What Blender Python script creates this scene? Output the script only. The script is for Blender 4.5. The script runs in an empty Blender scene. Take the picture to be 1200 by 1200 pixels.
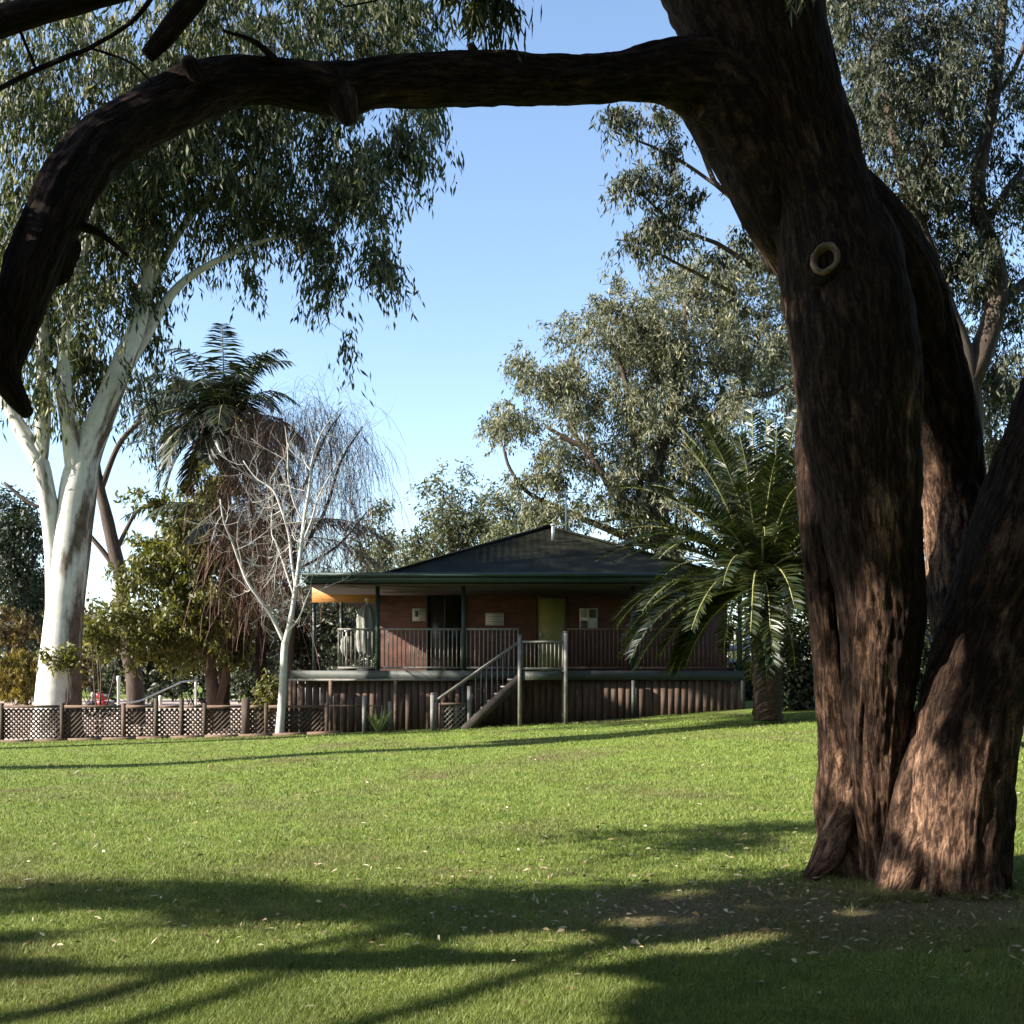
import bpy, math
import numpy as np
from mathutils import Vector
rng = np.random.default_rng(7)
scene = bpy.context.scene
COL = scene.collection
F = 1300.0; HOR = 800.0; CZ = 1.6
def P(px, py, Y): return np.array([(px-600.0)/F*Y, Y, CZ+(HOR-py)/F*Y])

# ------------------------------------------------------------------ helpers
def link(name, me, mat=None, parent=None):
    o = bpy.data.objects.new(name, me); COL.objects.link(o)
    if mat is not None and me is not None: me.materials.append(mat)
    if parent is not None: o.parent = parent
    return o
def tag(o, label=None, cat=None, group=None, kind=None):
    if label: o['label'] = label
    if cat: o['category'] = cat
    if group: o['group'] = group
    if kind: o['kind'] = kind
    return o
def empty(name, loc, label, cat, group=None):
    o = bpy.data.objects.new(name, None); COL.objects.link(o); o.location = loc
    o.empty_display_size = 0.2
    return tag(o, label, cat, group)
def np_mesh(name, verts, faces, smooth=False):
    """faces: (M,k) int array (all faces same size)"""
    me = bpy.data.meshes.new(name)
    verts = np.asarray(verts, dtype=np.float32); faces = np.asarray(faces, dtype=np.int32)
    k = faces.shape[1]; m = faces.shape[0]
    me.vertices.add(len(verts)); me.vertices.foreach_set('co', verts.ravel())
    me.loops.add(m*k); me.loops.foreach_set('vertex_index', faces.ravel())
    me.polygons.add(m)
    me.polygons.foreach_set('loop_start', np.arange(0, m*k, k, dtype=np.int32))
    me.polygons.foreach_set('loop_total', np.full(m, k, dtype=np.int32))
    if smooth: me.polygons.foreach_set('use_smooth', np.ones(m, dtype=bool))
    me.update(calc_edges=True)
    return me
class MB:
    """collects quads / tubes (world coordinates) into ONE mesh"""
    def __init__(s): s.v = []; s.f = []; s.n = 0; s.a = []
    def add(s, v, f, attr=None):
        v = np.asarray(v, float); f = np.asarray(f, int)
        s.v.append(v); s.f.append(f+s.n); s.n += len(v)
        s.a.append(v.copy() if attr is None else np.asarray(attr, float))
    def box(s, x0, x1, y0, y1, z0, z1):
        v = [(x0,y0,z0),(x1,y0,z0),(x1,y1,z0),(x0,y1,z0),(x0,y0,z1),(x1,y0,z1),(x1,y1,z1),(x0,y1,z1)]
        s.add(v, [(0,3,2,1),(4,5,6,7),(0,1,5,4),(1,2,6,5),(2,3,7,6),(3,0,4,7)])
    def bar(s, a, b, w, h, up=(0,0,1)):
        a = np.array(a, float); b = np.array(b, float); d = b-a; d /= np.linalg.norm(d)
        up = np.array(up, float)
        if abs(d@up) > .98: up = np.array((0,1.,0))
        r = np.cross(d, up); r /= np.linalg.norm(r); u = np.cross(r, d)
        v = []
        for p in (a, b):
            for i, j in ((-1,-1),(1,-1),(1,1),(-1,1)): v.append(p+r*w/2*i+u*h/2*j)
        s.add(v, [(0,1,2,3),(7,6,5,4),(0,4,5,1),(1,5,6,2),(2,6,7,3),(3,7,4,0)])
    def quad(s, a, b, c, d): s.add([a,b,c,d], [(0,1,2,3)])
    def tube(s, pts, rad, n=6, jit=0):
        v, f, at = tube_geo(np.asarray(pts, float), np.asarray(rad, float), n); s.add(v, f, at)
    def build(s, name, mat, parent=None, smooth=False, attr=False):
        me = np_mesh(name, np.concatenate(s.v), np.concatenate(s.f), smooth)
        if attr:
            A = me.attributes.new('bark', 'FLOAT_VECTOR', 'POINT')
            A.data.foreach_set('vector', np.concatenate(s.a).astype(np.float32).ravel())
        o = link(name, me, mat)
        if parent is not None:
            o.parent = parent; o.location = -Vector(parent.location)
        return o

# numpy value noise ---------------------------------------------------
def _hash(i, j, k):
    h = (i*374761393 + j*668265263 + k*2147483647 + 1013904223) & 0xFFFFFFFF
    h = ((h ^ (h >> 13))*1274126177) & 0xFFFFFFFF
    return ((h ^ (h >> 16)) & 0xFFFF)/65535.0
def vnoise(p):
    p = np.asarray(p, float); i = np.floor(p).astype(np.int64); f = p-i; f = f*f*f*(f*(f*6-15)+10)
    r = 0
    for a in (0,1):
        for b in (0,1):
            for c in (0,1):
                w = (f[...,0] if a else 1-f[...,0])*(f[...,1] if b else 1-f[...,1])*(f[...,2] if c else 1-f[...,2])
                r = r + w*_hash(i[...,0]+a, i[...,1]+b, i[...,2]+c)
    return r
def fbm(p, o=3):
    r = 0; a = .5; t = 0
    for k in range(o): r = r+a*vnoise(p*2**k+k*17.3); t += a; a *= .5
    return r/t

def catmull(pts, step):
    pts = np.asarray(pts, float)
    if len(pts) < 2: return pts
    e = np.vstack([2*pts[0]-pts[1], pts, 2*pts[-1]-pts[-2]]); out = []
    for i in range(1, len(e)-2):
        L = np.linalg.norm((e[i+1]-e[i])[:3]); n = max(1, int(round(L/step)))
        t = np.arange(n)[:,None]/n
        a,b,c,d = e[i-1],e[i],e[i+1],e[i+2]
        out.append(.5*((2*b)+(-a+c)*t+(2*a-5*b+4*c-d)*t**2+(-a+3*b-3*c+d)*t**3))
    out.append(e[-2][None]); return np.vstack(out)
def frames(pts):
    d = np.gradient(pts, axis=0); d /= np.linalg.norm(d, axis=1)[:,None]+1e-9
    ref = np.array([0,-1.,0]) if abs(d[0][1]) < .9 else np.array([1.,0,0])
    R = np.zeros_like(pts); r = ref
    for i in range(len(pts)):
        r = r-d[i]*(r@d[i]); r = r/(np.linalg.norm(r)+1e-9); R[i] = r
    return d, R, np.cross(d, R)
def tube_geo(pts, rad, n, bark=None, flare=None):
    m = len(pts); d, R, U = frames(pts)
    th = np.arange(n)/n*2*math.pi
    L = np.concatenate([[0], np.cumsum(np.linalg.norm(np.diff(pts, axis=0), axis=1))])
    c = np.cos(th)[None,:,None]; s_ = np.sin(th)[None,:,None]
    dirv = R[:,None,:]*c+U[:,None,:]*s_
    rr = np.repeat(rad[:,None], n, 1)
    rbar = float(np.mean(rad))
    at = np.stack([np.cos(th)[None,:].repeat(m,0)*rbar, np.sin(th)[None,:].repeat(m,0)*rbar, L[:,None].repeat(n,1)], -1)
    if bark is not None: rr = bark(rr, at, th, L)
    v = pts[:,None,:]+dirv*rr[:,:,None]
    idx = np.arange(m*n).reshape(m, n)
    a = idx[:-1]; b = np.roll(idx, -1, 1)[:-1]; c2 = np.roll(idx, -1, 1)[1:]; e = idx[1:]
    f = np.stack([a,b,c2,e], -1).reshape(-1,4)
    v = v.reshape(-1,3); at = at.reshape(-1,3)
    if n > 3:   # end caps as degenerate fans of quads
        v = np.vstack([v, pts[0], pts[-1]]); at = np.vstack([at, at[0], at[-1]])
        k0, k1 = m*n, m*n+1; q = []
        for j in range(0, n-1, 2):
            q.append((k0, idx[0,(j+2)%n], idx[0,j+1], idx[0,j])); q.append((k1, idx[-1,j], idx[-1,j+1], idx[-1,(j+2)%n]))
        f = np.vstack([f, q])
    return v, f, at

# ------------------------------------------------------------------ materials
def mat_new(name):
    m = bpy.data.materials.new(name); m.use_nodes = True
    nt = m.node_tree; nt.nodes.clear()
    out = nt.nodes.new('ShaderNodeOutputMaterial'); b = nt.nodes.new('ShaderNodeBsdfPrincipled')
    nt.links.new(b.outputs[0], out.inputs[0]); return m, nt, b, out
def N(nt, t, **kw):
    n = nt.nodes.new(t)
    for k, v in kw.items(): setattr(n, k, v)
    return n
def ramp(nt, fac, stops):
    r = N(nt, 'ShaderNodeValToRGB'); e = r.color_ramp.elements
    while len(e) < len(stops): e.new(0.5)
    for i, (p, c) in enumerate(stops): e[i].position = p; e[i].color = (*c, 1)
    nt.links.new(fac, r.inputs[0]); return r.outputs[0]
def coords(nt, attr=None, scale=(1,1,1)):
    if attr: src = N(nt, 'ShaderNodeAttribute', attribute_name=attr).outputs['Vector']
    else: src = N(nt, 'ShaderNodeNewGeometry').outputs['Position']
    mp = N(nt, 'ShaderNodeMapping'); mp.inputs['Scale'].default_value = scale
    nt.links.new(src, mp.inputs[0]); return mp.outputs[0]
def noise(nt, vec, scale, detail=4, rough=.6, dist=0):
    n = N(nt, 'ShaderNodeTexNoise'); n.inputs['Scale'].default_value = scale
    n.inputs['Detail'].default_value = detail; n.inputs['Roughness'].default_value = rough
    n.inputs['Distortion'].default_value = dist
    nt.links.new(vec, n.inputs['Vector']); return n.outputs['Fac']
def bump(nt, b, h, strength, dist):
    bn = N(nt, 'ShaderNodeBump'); bn.inputs['Strength'].default_value = strength; bn.inputs['Distance'].default_value = dist
    nt.links.new(h, bn.inputs['Height']); nt.links.new(bn.outputs[0], b.inputs['Normal'])
def mixc(nt, f, a, b, typ='MIX'):
    m = N(nt, 'ShaderNodeMix', data_type='RGBA', blend_type=typ)
    for k, s in ((0, f), (6, a), (7, b)):
        if isinstance(s, (int, float)): m.inputs[k].default_value = s
        elif isinstance(s, tuple): m.inputs[k].default_value = (*s, 1)
        else: nt.links.new(s, m.inputs[k])
    return m.outputs[2]
def m_plain(name, c1, c2, scale=6, rough=.7, sc=(1,1,1), bmp=.15, bd=.01, metal=0, spec=.3):
    m, nt, b, o = mat_new(name); v = coords(nt, None, sc)
    f = noise(nt, v, scale, 5)
    nt.links.new(ramp(nt, f, [(.3, c1), (.7, c2)]), b.inputs['Base Color'])
    b.inputs['Roughness'].default_value = rough; b.inputs['Metallic'].default_value = metal
    b.inputs['Specular IOR Level'].default_value = spec
    if bmp: bump(nt, b, noise(nt, v, scale*4, 4), bmp, bd)
    return m
def m_leaf(name, stops, rough=.5, trans=.3, spec=.35):
    m, nt, b, o = mat_new(name)
    ri = N(nt, 'ShaderNodeNewGeometry').outputs['Random Per Island']
    c = ramp(nt, ri, stops)
    v = coords(nt); f = noise(nt, v, 1.1, 2)
    c = mixc(nt, 1.0, c, ramp(nt, f, [(.3, (.72,.75,.7)), (.7, (1.25,1.2,1.1))]), 'MULTIPLY')
    nt.links.new(c, b.inputs['Base Color']); b.inputs['Roughness'].default_value = rough
    b.inputs['Specular IOR Level'].default_value = spec
    t = N(nt, 'ShaderNodeBsdfTranslucent'); nt.links.new(mixc(nt, 1.0, c, (1.3,1.35,.6), 'MULTIPLY'), t.inputs[0])
    mx = N(nt, 'ShaderNodeMixShader'); mx.inputs[0].default_value = trans
    nt.links.new(b.outputs[0], mx.inputs[1]); nt.links.new(t.outputs[0], mx.inputs[2]); nt.links.new(mx.outputs[0], o.inputs[0])
    return m
def m_bark(name, stops, blotch=None, bs=3.0, fs=18, stretch=.12, bmp=.6, bd=.02):
    m, nt, b, o = mat_new(name)
    v = coords(nt, 'bark', (1,1,stretch))
    f = noise(nt, v, fs, 6, .65, .6)
    c = ramp(nt, f, stops)
    if blotch:
        v2 = coords(nt, 'bark', (1,1,.4)); f2 = noise(nt, v2, bs, 4, .6)
        k = ramp(nt, f2, [(blotch[1], (0,0,0)), (blotch[2], (1,1,1))])
        c = mixc(nt, k, c, blotch[0])
    nt.links.new(c, b.inputs['Base Color']); b.inputs['Roughness'].default_value = .85
    b.inputs['Specular IOR Level'].default_value = .2
    bump(nt, b, f, bmp, bd); return m
M = {}
def m_rough(name, stops, blotch, bs, *_):
    m, nt, b, o = mat_new(name)
    v = coords(nt, 'bark', (1,1,.2)); v2 = coords(nt, 'bark', (1,1,.42))
    g = noise(nt, v2, 70, 5, .7); f = noise(nt, v, 26, 6, .7, .8)
    rn = N(nt, 'ShaderNodeTexNoise', noise_type='RIDGED_MULTIFRACTAL'); rn.inputs['Scale'].default_value = 12; rn.inputs['Detail'].default_value = 4; rn.inputs['Roughness'].default_value = .6; rn.inputs['Distortion'].default_value = .5
    nt.links.new(v, rn.inputs['Vector'])
    rr_ = ramp(nt, rn.outputs['Fac'], [(.15,(0,0,0)), (.75,(1,1,1))])
    h1 = N(nt, 'ShaderNodeMath', operation='MULTIPLY_ADD'); nt.links.new(rr_, h1.inputs[0]); h1.inputs[1].default_value = .38; nt.links.new(f, h1.inputs[2])
    h = N(nt, 'ShaderNodeMath', operation='MULTIPLY_ADD'); nt.links.new(g, h.inputs[0]); h.inputs[1].default_value = .4; nt.links.new(h1.outputs[0], h.inputs[2])
    c = ramp(nt, h.outputs[0], stops)
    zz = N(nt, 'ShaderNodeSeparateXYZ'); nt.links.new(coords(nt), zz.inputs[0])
    zm = N(nt, 'ShaderNodeMapRange'); nt.links.new(zz.outputs[2], zm.inputs[0]); zm.inputs[1].default_value = .2; zm.inputs[2].default_value = 4.5; zm.inputs[3].default_value = .15; zm.inputs[4].default_value = -.13  # pale low, dark high: sunlit base and shaded upper trunk put into the colour
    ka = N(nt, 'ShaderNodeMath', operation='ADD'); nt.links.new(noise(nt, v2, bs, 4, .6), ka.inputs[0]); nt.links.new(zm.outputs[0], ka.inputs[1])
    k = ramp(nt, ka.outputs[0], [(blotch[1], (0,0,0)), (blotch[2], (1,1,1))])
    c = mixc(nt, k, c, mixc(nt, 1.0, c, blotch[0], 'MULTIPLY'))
    nt.links.new(c, b.inputs['Base Color']); b.inputs['Roughness'].default_value = .9; b.inputs['Specular IOR Level'].default_value = .12
    bump(nt, b, h.outputs[0], 1.0, .035); return m
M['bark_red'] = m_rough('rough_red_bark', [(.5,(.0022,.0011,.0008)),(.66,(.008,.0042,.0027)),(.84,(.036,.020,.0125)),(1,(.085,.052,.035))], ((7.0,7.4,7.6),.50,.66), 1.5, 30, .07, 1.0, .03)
M['bark_white'] = m_bark('white_gum_bark', [(.25,(.52,.50,.46)),(.55,(.70,.68,.64)),(.8,(.76,.75,.72))], ((.24,.18,.13),.52,.6), 1.3, 5, .2, .25, .02)
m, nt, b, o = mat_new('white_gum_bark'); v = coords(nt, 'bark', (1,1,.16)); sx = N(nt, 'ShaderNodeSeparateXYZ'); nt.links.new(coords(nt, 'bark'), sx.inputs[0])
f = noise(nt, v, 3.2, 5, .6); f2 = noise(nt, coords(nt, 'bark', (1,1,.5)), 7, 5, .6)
ma = N(nt, 'ShaderNodeMath', operation='MULTIPLY_ADD'); nt.links.new(sx.outputs[1], ma.inputs[0]); ma.inputs[1].default_value = .45; nt.links.new(f, ma.inputs[2])  # brown bark strips on the right side, also standing in for its shade
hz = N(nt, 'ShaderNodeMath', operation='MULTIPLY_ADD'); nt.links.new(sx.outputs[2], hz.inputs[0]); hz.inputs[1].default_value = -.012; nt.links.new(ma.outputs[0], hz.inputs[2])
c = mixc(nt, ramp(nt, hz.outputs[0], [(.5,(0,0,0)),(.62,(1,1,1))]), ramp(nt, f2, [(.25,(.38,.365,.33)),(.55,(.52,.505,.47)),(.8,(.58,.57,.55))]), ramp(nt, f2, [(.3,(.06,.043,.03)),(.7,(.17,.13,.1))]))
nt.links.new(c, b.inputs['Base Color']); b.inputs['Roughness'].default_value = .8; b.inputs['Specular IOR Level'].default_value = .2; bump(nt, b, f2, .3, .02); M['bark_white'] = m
M['bark_birch'] = m_bark('pale_bark', [(.2,(.25,.235,.21)),(.5,(.42,.40,.37)),(.8,(.5,.48,.45))], ((.2,.17,.14),.66,.72), 9, 9, .6, .2, .01)
M['bark_grey'] = m_bark('brown_grey_bark', [(.3,(.028,.02,.016)),(.7,(.095,.07,.056))], None, 2, 12, .15, .5, .03)
M['bark_pale'] = m_bark('pinkish_bark', [(.3,(.06,.038,.028)),(.7,(.17,.118,.09))], ((.05,.035,.025),.55,.65), 3, 10, .15, .4, .02)
M['bark_palm'] = m_bark('palm_trunk_bark', [(.3,(.012,.008,.006)),(.7,(.05,.032,.022))], None, 2, 14, 1.6, .9, .05)
M['leaf_white'] = m_leaf('gum_leaf_olive', [(0, (0.0163, 0.0259, 0.0101)), (0.45, (0.037, 0.049, 0.0194)), (0.8, (0.074, 0.085, 0.0346)), (0.95, (0.148, 0.144, 0.0792)), (1, (0.1924, 0.18, 0.1224))], .58, .28, .28)
M['leaf_silver'] = m_leaf('gum_leaf_silver', [(0, (0.048, 0.0562, 0.0374)), (0.5, (0.108, 0.1154, 0.0741)), (0.85, (0.184, 0.1833, 0.1248)), (1, (0.272, 0.2574, 0.1872))], .58, .22, .28)
M['leaf_grey'] = m_leaf('gum_leaf_grey', [(0, (0.0156, 0.0218, 0.0146)), (0.5, (0.0364, 0.0442, 0.0286)), (0.85, (0.0728, 0.078, 0.052)), (1, (0.1352, 0.1404, 0.0988))], .58, .22, .28)
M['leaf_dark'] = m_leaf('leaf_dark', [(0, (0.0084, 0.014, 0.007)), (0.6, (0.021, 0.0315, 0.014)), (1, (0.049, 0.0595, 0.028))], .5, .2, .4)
M['leaf_far'] = m_leaf('leaf_far', [(0, (0.04, 0.0507, 0.0312)), (0.6, (0.08, 0.0897, 0.0507)), (1, (0.152, 0.1482, 0.078))], .6, .25)
M['leaf_lime'] = m_leaf('leaf_yellowgreen', [(0, (0.0351, 0.0429, 0.0118)), (0.55, (0.0897, 0.0925, 0.0259)), (1, (0.2028, 0.1924, 0.0629))], .55, .35)
M['leaf_brown'] = m_leaf('leaf_tan', [(0, (0.0525, 0.036, 0.018)), (0.6, (0.12, 0.0864, 0.0396)), (1, (0.2025, 0.1512, 0.072))], .7, .25)
M['leaf_reed'] = m_leaf('reed', [(0, (0.078, 0.058, 0.012)), (0.6, (0.18, 0.1392, 0.03)), (1, (0.252, 0.1972, 0.06))], .7, .25)
M['palm_leaf'] = m_leaf('palm_leaf', [(0, (0.0072, 0.0126, 0.0048)), (0.6, (0.0204, 0.03, 0.009)), (1, (0.045, 0.054, 0.0168))], .4, .22, .5)
M['palm_leaf_dark'] = m_leaf('palm_leaf_dark', [(0, (0.0065, 0.0117, 0.0065)), (0.6, (0.0182, 0.0273, 0.013)), (1, (0.0455, 0.0585, 0.026))], .45, .15, .5)
M['palm_rachis'] = m_plain('palm_rachis', (.1,.11,.035), (.24,.23,.09), 4)
M['palm_fruit'] = m_plain('palm_boot', (.25,.13,.03), (.5,.3,.06), 9)
M['twig'] = m_leaf('brown_twig', [(0, (0.055, 0.0304, 0.0247)), (0.6, (0.132, 0.076, 0.0646)), (1, (0.242, 0.152, 0.133))], .8, .05, .15)
M['flax'] = m_leaf('flax_leaf', [(0,(.10,.14,.04)),(1,(.34,.38,.2))], .5, .25)

# grass / ground -----------------------------------------------------------
def patch_field(nt):
    v = coords(nt, None, (1,1,0))
    f = noise(nt, v, .42, 5, .62, .4)
    brown = ramp(nt, f, [(.5,(0,0,0)), (.7,(1,1,1))])
    f2 = noise(nt, v, 2.3, 4, .6)
    # worn earth under the big gum
    mp = N(nt, 'ShaderNodeMapping', vector_type='POINT'); mp.inputs['Location'].default_value = (-2.0/1.9, -7.5/1.05, 0); mp.inputs['Scale'].default_value = (1/1.9, 1/1.05, 0); nt.links.new(v, mp.inputs[0])
    ln_ = N(nt, 'ShaderNodeVectorMath', operation='LENGTH'); nt.links.new(mp.outputs[0], ln_.inputs[0])
    sb_ = N(nt, 'ShaderNodeMath', operation='MULTIPLY_ADD'); nt.links.new(noise(nt, v, 1.4, 5, .65), sb_.inputs[0]); sb_.inputs[1].default_value = -1.3; nt.links.new(ln_.outputs['Value'], sb_.inputs[2])
    worn = ramp(nt, sb_.outputs[0], [(.05,(1,1,1)), (.55,(0,0,0))])
    return v, mixc(nt, 1.0, brown, worn, 'LIGHTEN'), f2
m, nt, b, o = mat_new('lawn_soil')
v, br, f2 = patch_field(nt)
c = ramp(nt, f2, [(.3,(.10,.145,.028)), (.7,(.16,.215,.042))])
c = mixc(nt, br, c, (.115,.092,.048)); f3 = noise(nt, v, 30, 4, .7)
c = mixc(nt, 1.0, c, ramp(nt, f3, [(.3,(.55,.55,.55)), (.7,(1.3,1.3,1.2))]), 'MULTIPLY')
nt.links.new(c, b.inputs['Base Color']); b.inputs['Roughness'].default_value = .95; b.inputs['Specular IOR Level'].default_value = .1
bump(nt, b, f3, .6, .03); M['lawn'] = m
m, nt, b, o = mat_new('grass_blade')
v, br, f2 = patch_field(nt)
ri = N(nt, 'ShaderNodeNewGeometry').outputs['Random Per Island']
c = ramp(nt, ri, [(0,(.098,.13,.026)), (.5,(.165,.215,.046)), (.86,(.22,.265,.07)), (1,(.30,.29,.14))])
c = mixc(nt, 1.0, c, ramp(nt, f2, [(.3,(.75,.8,.75)), (.7,(1.2,1.15,1.1))]), 'MULTIPLY')
sc_ = N(nt, 'ShaderNodeMath', operation='MULTIPLY'); sc_.inputs[1].default_value = .6; nt.links.new(br, sc_.inputs[0])
c = mixc(nt, sc_.outputs[0], c, (.17,.145,.07))
nt.links.new(c, b.inputs['Base Color']); b.inputs['Roughness'].default_value = .55; b.inputs['Specular IOR Level'].default_value = .25
t = N(nt, 'ShaderNodeBsdfTranslucent'); nt.links.new(c, t.inputs[0]); mx = N(nt, 'ShaderNodeMixShader'); mx.inputs[0].default_value = .4
nt.links.new(b.outputs[0], mx.inputs[1]); nt.links.new(t.outputs[0], mx.inputs[2]); nt.links.new(mx.outputs[0], o.inputs[0])
M['grass'] = m
M['litter'] = m_leaf('fallen_leaf', [(0, (0.09, 0.0504, 0.0245)), (0.4, (0.225, 0.1728, 0.098)), (0.8, (0.315, 0.2736, 0.189)), (1, (0.42, 0.3816, 0.301))], .7, .1)
M['path'] = m_plain('path_gravel', (.27,.205,.165), (.36,.29,.24), 1.4, .95, bmp=.3)
# house
m, nt, b, o = mat_new('red_brick')
v = coords(nt); bt = N(nt, 'ShaderNodeTexBrick'); 
sx = N(nt, 'ShaderNodeSeparateXYZ'); nt.links.new(v, sx.inputs[0]); cx = N(nt, 'ShaderNodeCombineXYZ')
ad = N(nt, 'ShaderNodeMath', operation='ADD'); nt.links.new(sx.outputs[0], ad.inputs[0]); nt.links.new(sx.outputs[1], ad.inputs[1])
nt.links.new(ad.outputs[0], cx.inputs[0]); nt.links.new(sx.outputs[2], cx.inputs[1]); nt.links.new(cx.outputs[0], bt.inputs['Vector'])
bt.inputs['Scale'].default_value = 1; bt.inputs['Brick Width'].default_value = .24; bt.inputs['Row Height'].default_value = .086
bt.inputs['Mortar Size'].default_value = .008; bt.inputs['Color1'].default_value = (.105,.036,.022,1); bt.inputs['Color2'].default_value = (.062,.021,.013,1)
bt.inputs['Mortar'].default_value = (.055,.038,.032,1)
c = mixc(nt, 1.0, bt.outputs[0], ramp(nt, noise(nt, v, 3, 4), [(.3,(.75,.75,.75)),(.7,(1.2,1.2,1.2))]), 'MULTIPLY')
nt.links.new(c, b.inputs['Base Color']); b.inputs['Roughness'].default_value = .9; M['brick'] = m
m, nt, b, o = mat_new('green_roof_iron')
v = coords(nt); w = N(nt, 'ShaderNodeTexWave', wave_type='BANDS', bands_direction='X'); w.inputs['Scale'].default_value = 1.6
nt.links.new(v, w.inputs[0]); nt.links.new(ramp(nt, noise(nt, v, 1.5, 4), [(.3,(.008,.0085,.0055)),(.7,(.019,.0195,.0125))]), b.inputs['Base Color'])
b.inputs['Roughness'].default_value = .75; b.inputs['Specular IOR Level'].default_value = .06; bump(nt, b, w.outputs[0], .25, .02); M['roof'] = m
M['green_paint'] = m_plain('green_paint', (.011,.023,.020), (.02,.036,.032), 3, .45, bmp=.05)
M['sage_paint'] = m_plain('sage_painted_timber', (.026,.032,.027), (.05,.055,.047), 5, .6, bmp=.1)
M['rail'] = m_plain('weathered_rail', (.11,.10,.088), (.2,.185,.165), 7, .7)
M['slat'] = m_plain('red_brown_slats', (.04,.024,.017), (.105,.066,.047), 3.5, .9, (5,5,.6), .04)
M['wood_dark'] = m_plain('dark_timber', (.03,.021,.016), (.08,.055,.04), 4, .85, (4,4,.6), .3)
M['wood_mid'] = m_plain('brown_timber', (.075,.046,.032), (.15,.096,.068), 4, .85, (1,4,4), .3)
M['lattice'] = m_plain('lattice_timber', (.03,.021,.016), (.065,.045,.033), 6, .85)
M['orange'] = m_plain('honey_timber', (.3,.135,.04), (.42,.21,.07), 5, .5, (.5,3,6))
M['door'] = m_plain('khaki_door_paint', (.19,.18,.062), (.25,.235,.085), 1.2, .5, bmp=.03)
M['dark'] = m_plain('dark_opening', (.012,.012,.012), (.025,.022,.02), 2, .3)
M['white'] = m_plain('white_sheet', (.36,.36,.345), (.5,.5,.48), 3, .6, bmp=.02)
M['ink'] = m_plain('dark_print', (.05,.05,.05), (.1,.1,.1), 6, .6, bmp=0)
M['greyink'] = m_plain('grey_print', (.22,.22,.21), (.3,.3,.29), 6, .6, bmp=0)
M['steel'] = m_plain('galvanised', (.5,.5,.49), (.66,.66,.65), 5, .4, metal=.4)
M['canvas'] = m_plain('grey_canvas', (.13,.13,.115), (.23,.23,.205), 4, .9, (6,6,.8), .3)
M['red_paint'] = m_plain('red_paint', (.22,.02,.025), (.32,.03,.035), 3, .35, bmp=0)
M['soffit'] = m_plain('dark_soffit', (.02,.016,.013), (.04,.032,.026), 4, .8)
M['rubber'] = m_plain('black_rubber', (.012,.012,.012), (.03,.03,.03), 5, .7)

# ------------------------------------------------------------------ sun direction and clearing of rays
AZ, EL = math.radians(15.5), math.radians(30)
D = np.array([math.cos(EL)*math.cos(AZ), math.cos(EL)*math.sin(AZ), -math.sin(EL)])
CLEAR = []        # (point, radius) the sun reaches through gaps in the canopy
def clear(px, py, Y, r): CLEAR.append((P(px, py, Y), r))
def carve(c):
    keep = np.ones(len(c), bool)
    for p, r in CLEAR:
        w = c-p; t = -(w@D); q = np.linalg.norm(w+t[:,None]*D, axis=1)
        keep &= ~((t > .5) & (q < r*(.75+.5*rng.random(len(c)))))
    return keep

def outside(c):
    y = np.maximum(c[:,1], .05); px = 600+c[:,0]/y*F; py = HOR-(c[:,2]-CZ)/y*F
    return (c[:,1] < .3) | (px < -70) | (px > 1270) | (py < -45)
# ------------------------------------------------------------------ foliage
def unit(a): return a/(np.linalg.norm(a, axis=-1, keepdims=True)+1e-9)
def leaf_mesh(name, c, d, ln, wd, mat, parent, carved=False):
    if carved:
        k = carve(c); c, d, ln, wd = c[k], d[k], ln[k], wd[k]
    n = len(c); d = unit(d); r = unit(np.cross(d, unit(rng.normal(size=(n,3)))))
    nn = np.cross(d, r)
    v = np.empty((n,4,3)); l = ln[:,None]; w = wd[:,None]
    v[:,0] = c-d*l*.5; v[:,1] = c+r*w*.5-d*l*.08; v[:,2] = c+d*l*.5+nn*l*.12; v[:,3] = c-r*w*.5-d*l*.08
    me = np_mesh(name, v.reshape(-1,3), np.arange(4*n).reshape(n,4))
    o = link(name, me, mat)
    if parent is not None: o.parent = parent; o.location = -Vector(parent.location)
    return o
def sprays(blobs, per, twig, droop, hang, jit, sub=10):
    """blobs: list of (centre, radii(3), n_sprays). returns leaf centres, dirs, subclump centres"""
    C = []; DD = []; S = []
    for cen, rad, ns in blobs:
        cen = np.array(cen); rad = np.array(rad)
        k = max(1, ns//sub)
        q = unit(rng.normal(size=(k,3)))*(rng.random((k,1))**.45)*rad
        sc = cen+q; S.append(sc)
        which = rng.integers(0, k, ns)
        o = sc[which]+rng.normal(size=(ns,3))*np.minimum(rad*.2, twig*.75)
        out = unit(unit((o-cen)/rad)*.8+rng.normal(size=(ns,3))*.6)
        npl = per
        t = rng.random((ns, npl, 1))
        L = twig*(.6+.8*rng.random((ns,1,1)))
        pos = o[:,None,:]+out[:,None,:]*L*t+np.array([0,0,-1.])*droop*L*t**2+rng.normal(size=(ns,npl,3))*jit
        dr = out[:,None,:]*.4+np.array([0,0,-1.])*hang+rng.normal(size=(ns,npl,3))*.5
        C.append(pos.reshape(-1,3)); DD.append(dr.reshape(-1,3))
    return np.vstack(C), np.vstack(DD), np.vstack(S)
def limb_pts(poly, Y, step=.25):
    """poly: (px,py,width_px[,dY]) -> world points, radii"""
    q = []
    for a in poly:
        y = Y+(a[3] if len(a) > 3 else 0); p = P(a[0], a[1], y); q.append((*p, a[2]/F*y/2))
    r = catmull(q, step); return r[:,:3], np.maximum(r[:,3], .004)
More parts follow.
